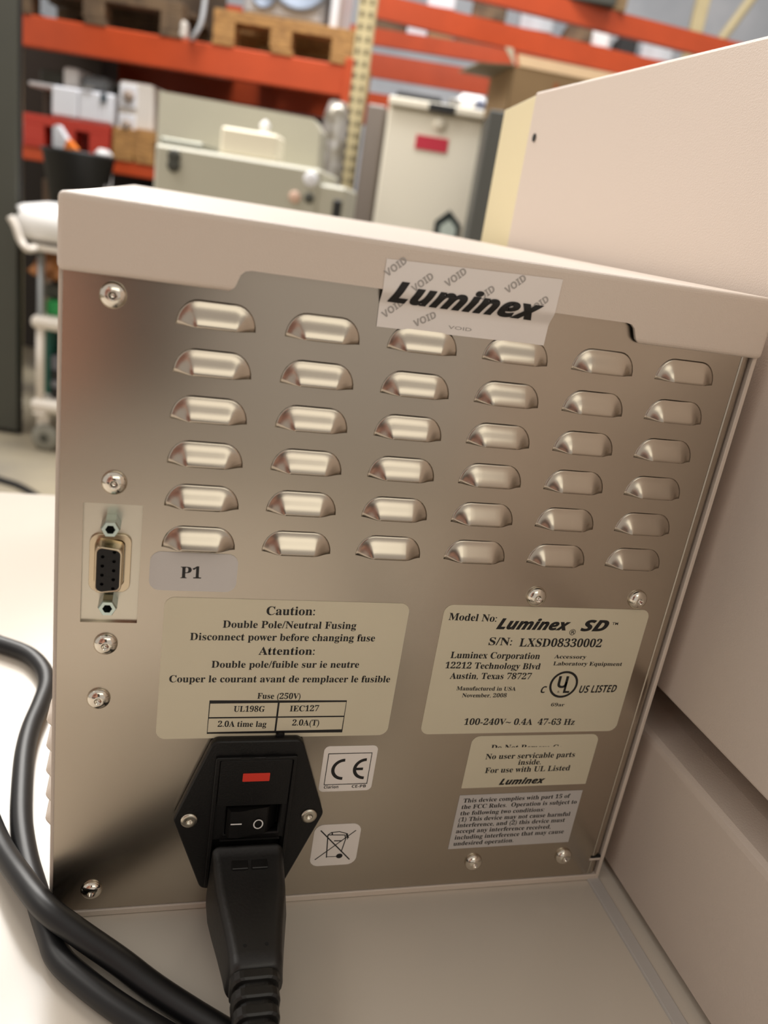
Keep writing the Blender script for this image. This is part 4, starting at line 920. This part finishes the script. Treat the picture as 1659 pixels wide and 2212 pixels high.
# --- trolley
td = 3.1
ty = bgroot('shelf_trolley', -0.5, td, FLOOR, 'white tubular shelf trolley on castors beside the dark locker', 'trolley')
L_ = (-1.456, 3.1, -0.359)[0]; Rr = L_+0.42
s_hi = (-1.424, 3.1, -0.349)[2]; s_lo = (-1.422, 3.1, -0.676)[2]; s_top = (-1.46, 3.1, -0.074)[2]
for z in (s_hi, s_lo):
    sh = box('shelf', L_, Rr, td, td+0.6, z-0.026, z+0.026, OFFW, ty, 0.024, 4, BG)
pxr = (-1.423, 3.1, -0.515)[0]
for x in (pxr, Rr-0.04):
    for y in (td+0.03, td+0.57):
        bm = bmesh.new(); tube_bm(bm, [BG @ Vector((x, y, s_lo)), BG @ Vector((x, y, s_top-0.005))], 0.0135, 10); ob('post', bm, GALV, ty, True)
        bm = bmesh.new(); tube_bm(bm, [BG @ Vector((x, y, s_lo)), BG @ Vector((x, y, s_hi))], 0.017, 10); ob('sleeve', bm, OFFW, ty, True)
        f_ = bmesh.new(); wz = FLOOR+0.055
        M_ = BG @ Matrix.Translation((x+0.028, y-0.012, wz)) @ MX
        lathe(f_, [(0.03, -0.012), (0.052, -0.010), (0.055, 0), (0.052, 0.010), (0.03, 0.012)], M_, 24); wh = ob('castor', f_, mat('grey_wheel', (140, 138, 128), 0.5), ty, True)
        bm = bmesh.new(); lathe(bm, [(0.012, 0.010), (0.018, 0.016)], M_, 14); ob('axle_cap', bm, DGREY, wh)
        bm = bmesh.new(); bx(bm, x-0.012, x+0.035, y+0.0, y+0.005, wz-0.01, s_lo-0.03, 0, 1, BG); bx(bm, x-0.012, x+0.035, y-0.035, y+0.005, s_lo-0.035, s_lo-0.024, 0, 1, BG); ob('castor_fork', bm, OFFW, ty)
box('top_shelf', L_, Rr, td+0.0, td+0.6, s_top-0.01, s_top+0.012, OFFW, ty, 0.006, 2, BG)
# things on the trolley
def blob(name, r0, r1, w0, w1, z0, z1, m, label, cat, seed=0, amp=0.12, taper=0.8):
    rnd = random.Random(seed); bm = bmesh.new(); bmesh.ops.create_icosphere(bm, subdivisions=3, radius=1.0)
    ph = [rnd.random()*6 for _ in range(6)]
    for v in bm.verts:
        c = v.co.copy(); c.x = math.copysign(abs(c.x)**0.35, c.x); c.y = math.copysign(abs(c.y)**0.4, c.y); c.z = math.copysign(abs(c.z)**0.6, c.z)
        k = 1+amp*math.sin(4*c.x+ph[0])*math.sin(5*c.y+ph[1])+amp*0.6*math.sin(9*c.z+ph[2]+3*c.x)
        t = taper+(1-taper)*(1-c.z)/2
        v.co = BG @ Vector(((r0+r1)/2+c.x*k*t*(r1-r0)/2, (w0+w1)/2+c.y*t*(w1-w0)/2, max(z0, (z0+z1)/2+c.z*(z1-z0)/2*(k if c.z > 0 else 1))))
    o = ob(name, bm, m, None, True); return single(o, label, cat)
bb = (-1.488, -1.318, -0.233, -0.05)
blob('wrapped_parcel', L_-0.06, L_+0.34, td+0.05, td+0.5, s_hi+0.145, s_top-0.011, BROWN, 'shiny brown film-wrapped parcel under the white bag on the trolley', 'parcel', 3)
bt_ = (-1.375, 3.1, 0.064)
blob('plastic_bag', L_-0.085, L_+0.38, td-0.02, td+0.5, s_top+0.013, bt_[2]+0.02, BAG, 'crumpled white plastic bag on top of the trolley', 'bag', 5, 0.14, 0.95)
hp = [(-1.501, 3.05, 0.024), (-1.481, 3.05, -0.008), (-1.464, 3.05, -0.05), (-1.436, 3.05, -0.079)]
bm = bmesh.new(); tube_bm(bm, [BG @ Vector(tuple(v)) for v in catmull([(h[0], h[1], h[2]) for h in hp]+[(L_+0.03, td+0.01, s_top)], 5)], 0.013, 10); ob('push_handle', bm, OFFW, ty, True)
gb_ = (-1.414, -1.335, -0.309, -0.257)
o = bgbox('green_crate', (gb_[0], gb_[0]+0.3, s_hi+0.0265, s_hi+0.085), td+0.05, 0.3, GREENP, None, 0.006); single(o, 'bright green crate on the middle shelf of the trolley', 'crate')
o = bgbox('dark_instrument', (gb_[0]-0.02, gb_[0]+0.28, s_hi+0.0855, s_hi+0.14), td+0.08, 0.26, DGREY, None, 0.008); single(o, 'dark grey device stacked on the green crate', 'device')
o = bgbox('teal_bin', (L_+0.0, pxr+0.015, s_lo+0.0265, s_hi-0.03), td+0.1, 0.3, TEAL, None, 0.01); single(o, 'tall teal bin on the bottom shelf of the trolley', 'bin')
for k, (m_, h0_, h1_, lab) in enumerate(((DARK, 0.0265, 0.07, 'black box at the bottom of the trolley stack'), (mat('steel_grey_box', (120, 120, 126), 0.4), 0.0705, 0.10, 'steel grey case above the black box on the trolley'), (DARK, 0.1005, 0.14, 'flat black case in the middle of the trolley stack'), (mat('slate_case', (104, 104, 112), 0.4), 0.1405, 0.20, 'slate grey case topping the trolley stack'))):
    o = bgbox('equipment_case', (pxr+0.03, pxr+0.3, s_lo+h0_, s_lo+h1_), td+0.05, 0.32, m_, None, 0.006); single(o, lab, 'case')
poly_ = [(pxr+0.08, td+0.02, s_hi-0.026), (pxr+0.2, td+0.02, s_hi-0.026), (pxr+0.15, td+0.02, s_hi-0.09)]
# cable on the floor beyond the bench
f0_ = [(-722.4, 2901.7, -850.0), (-618.5, 2845.2, -850.0), (-511.1, 2760.2, -850.0), (-442.0, 2709.8, -850.0), (-367.9, 2614.8, -850.0), (-270.6, 2423.1, -850.0), (-159.4, 2141.3, -850.0)]
o = tube('floor_cable', [v*mm for v in catmull([tuple(v) for v in f0_], 6)], 0.0115, CORDM, None, 10); single(o, 'thick black cable lying across the concrete floor beyond the bench', 'cable')
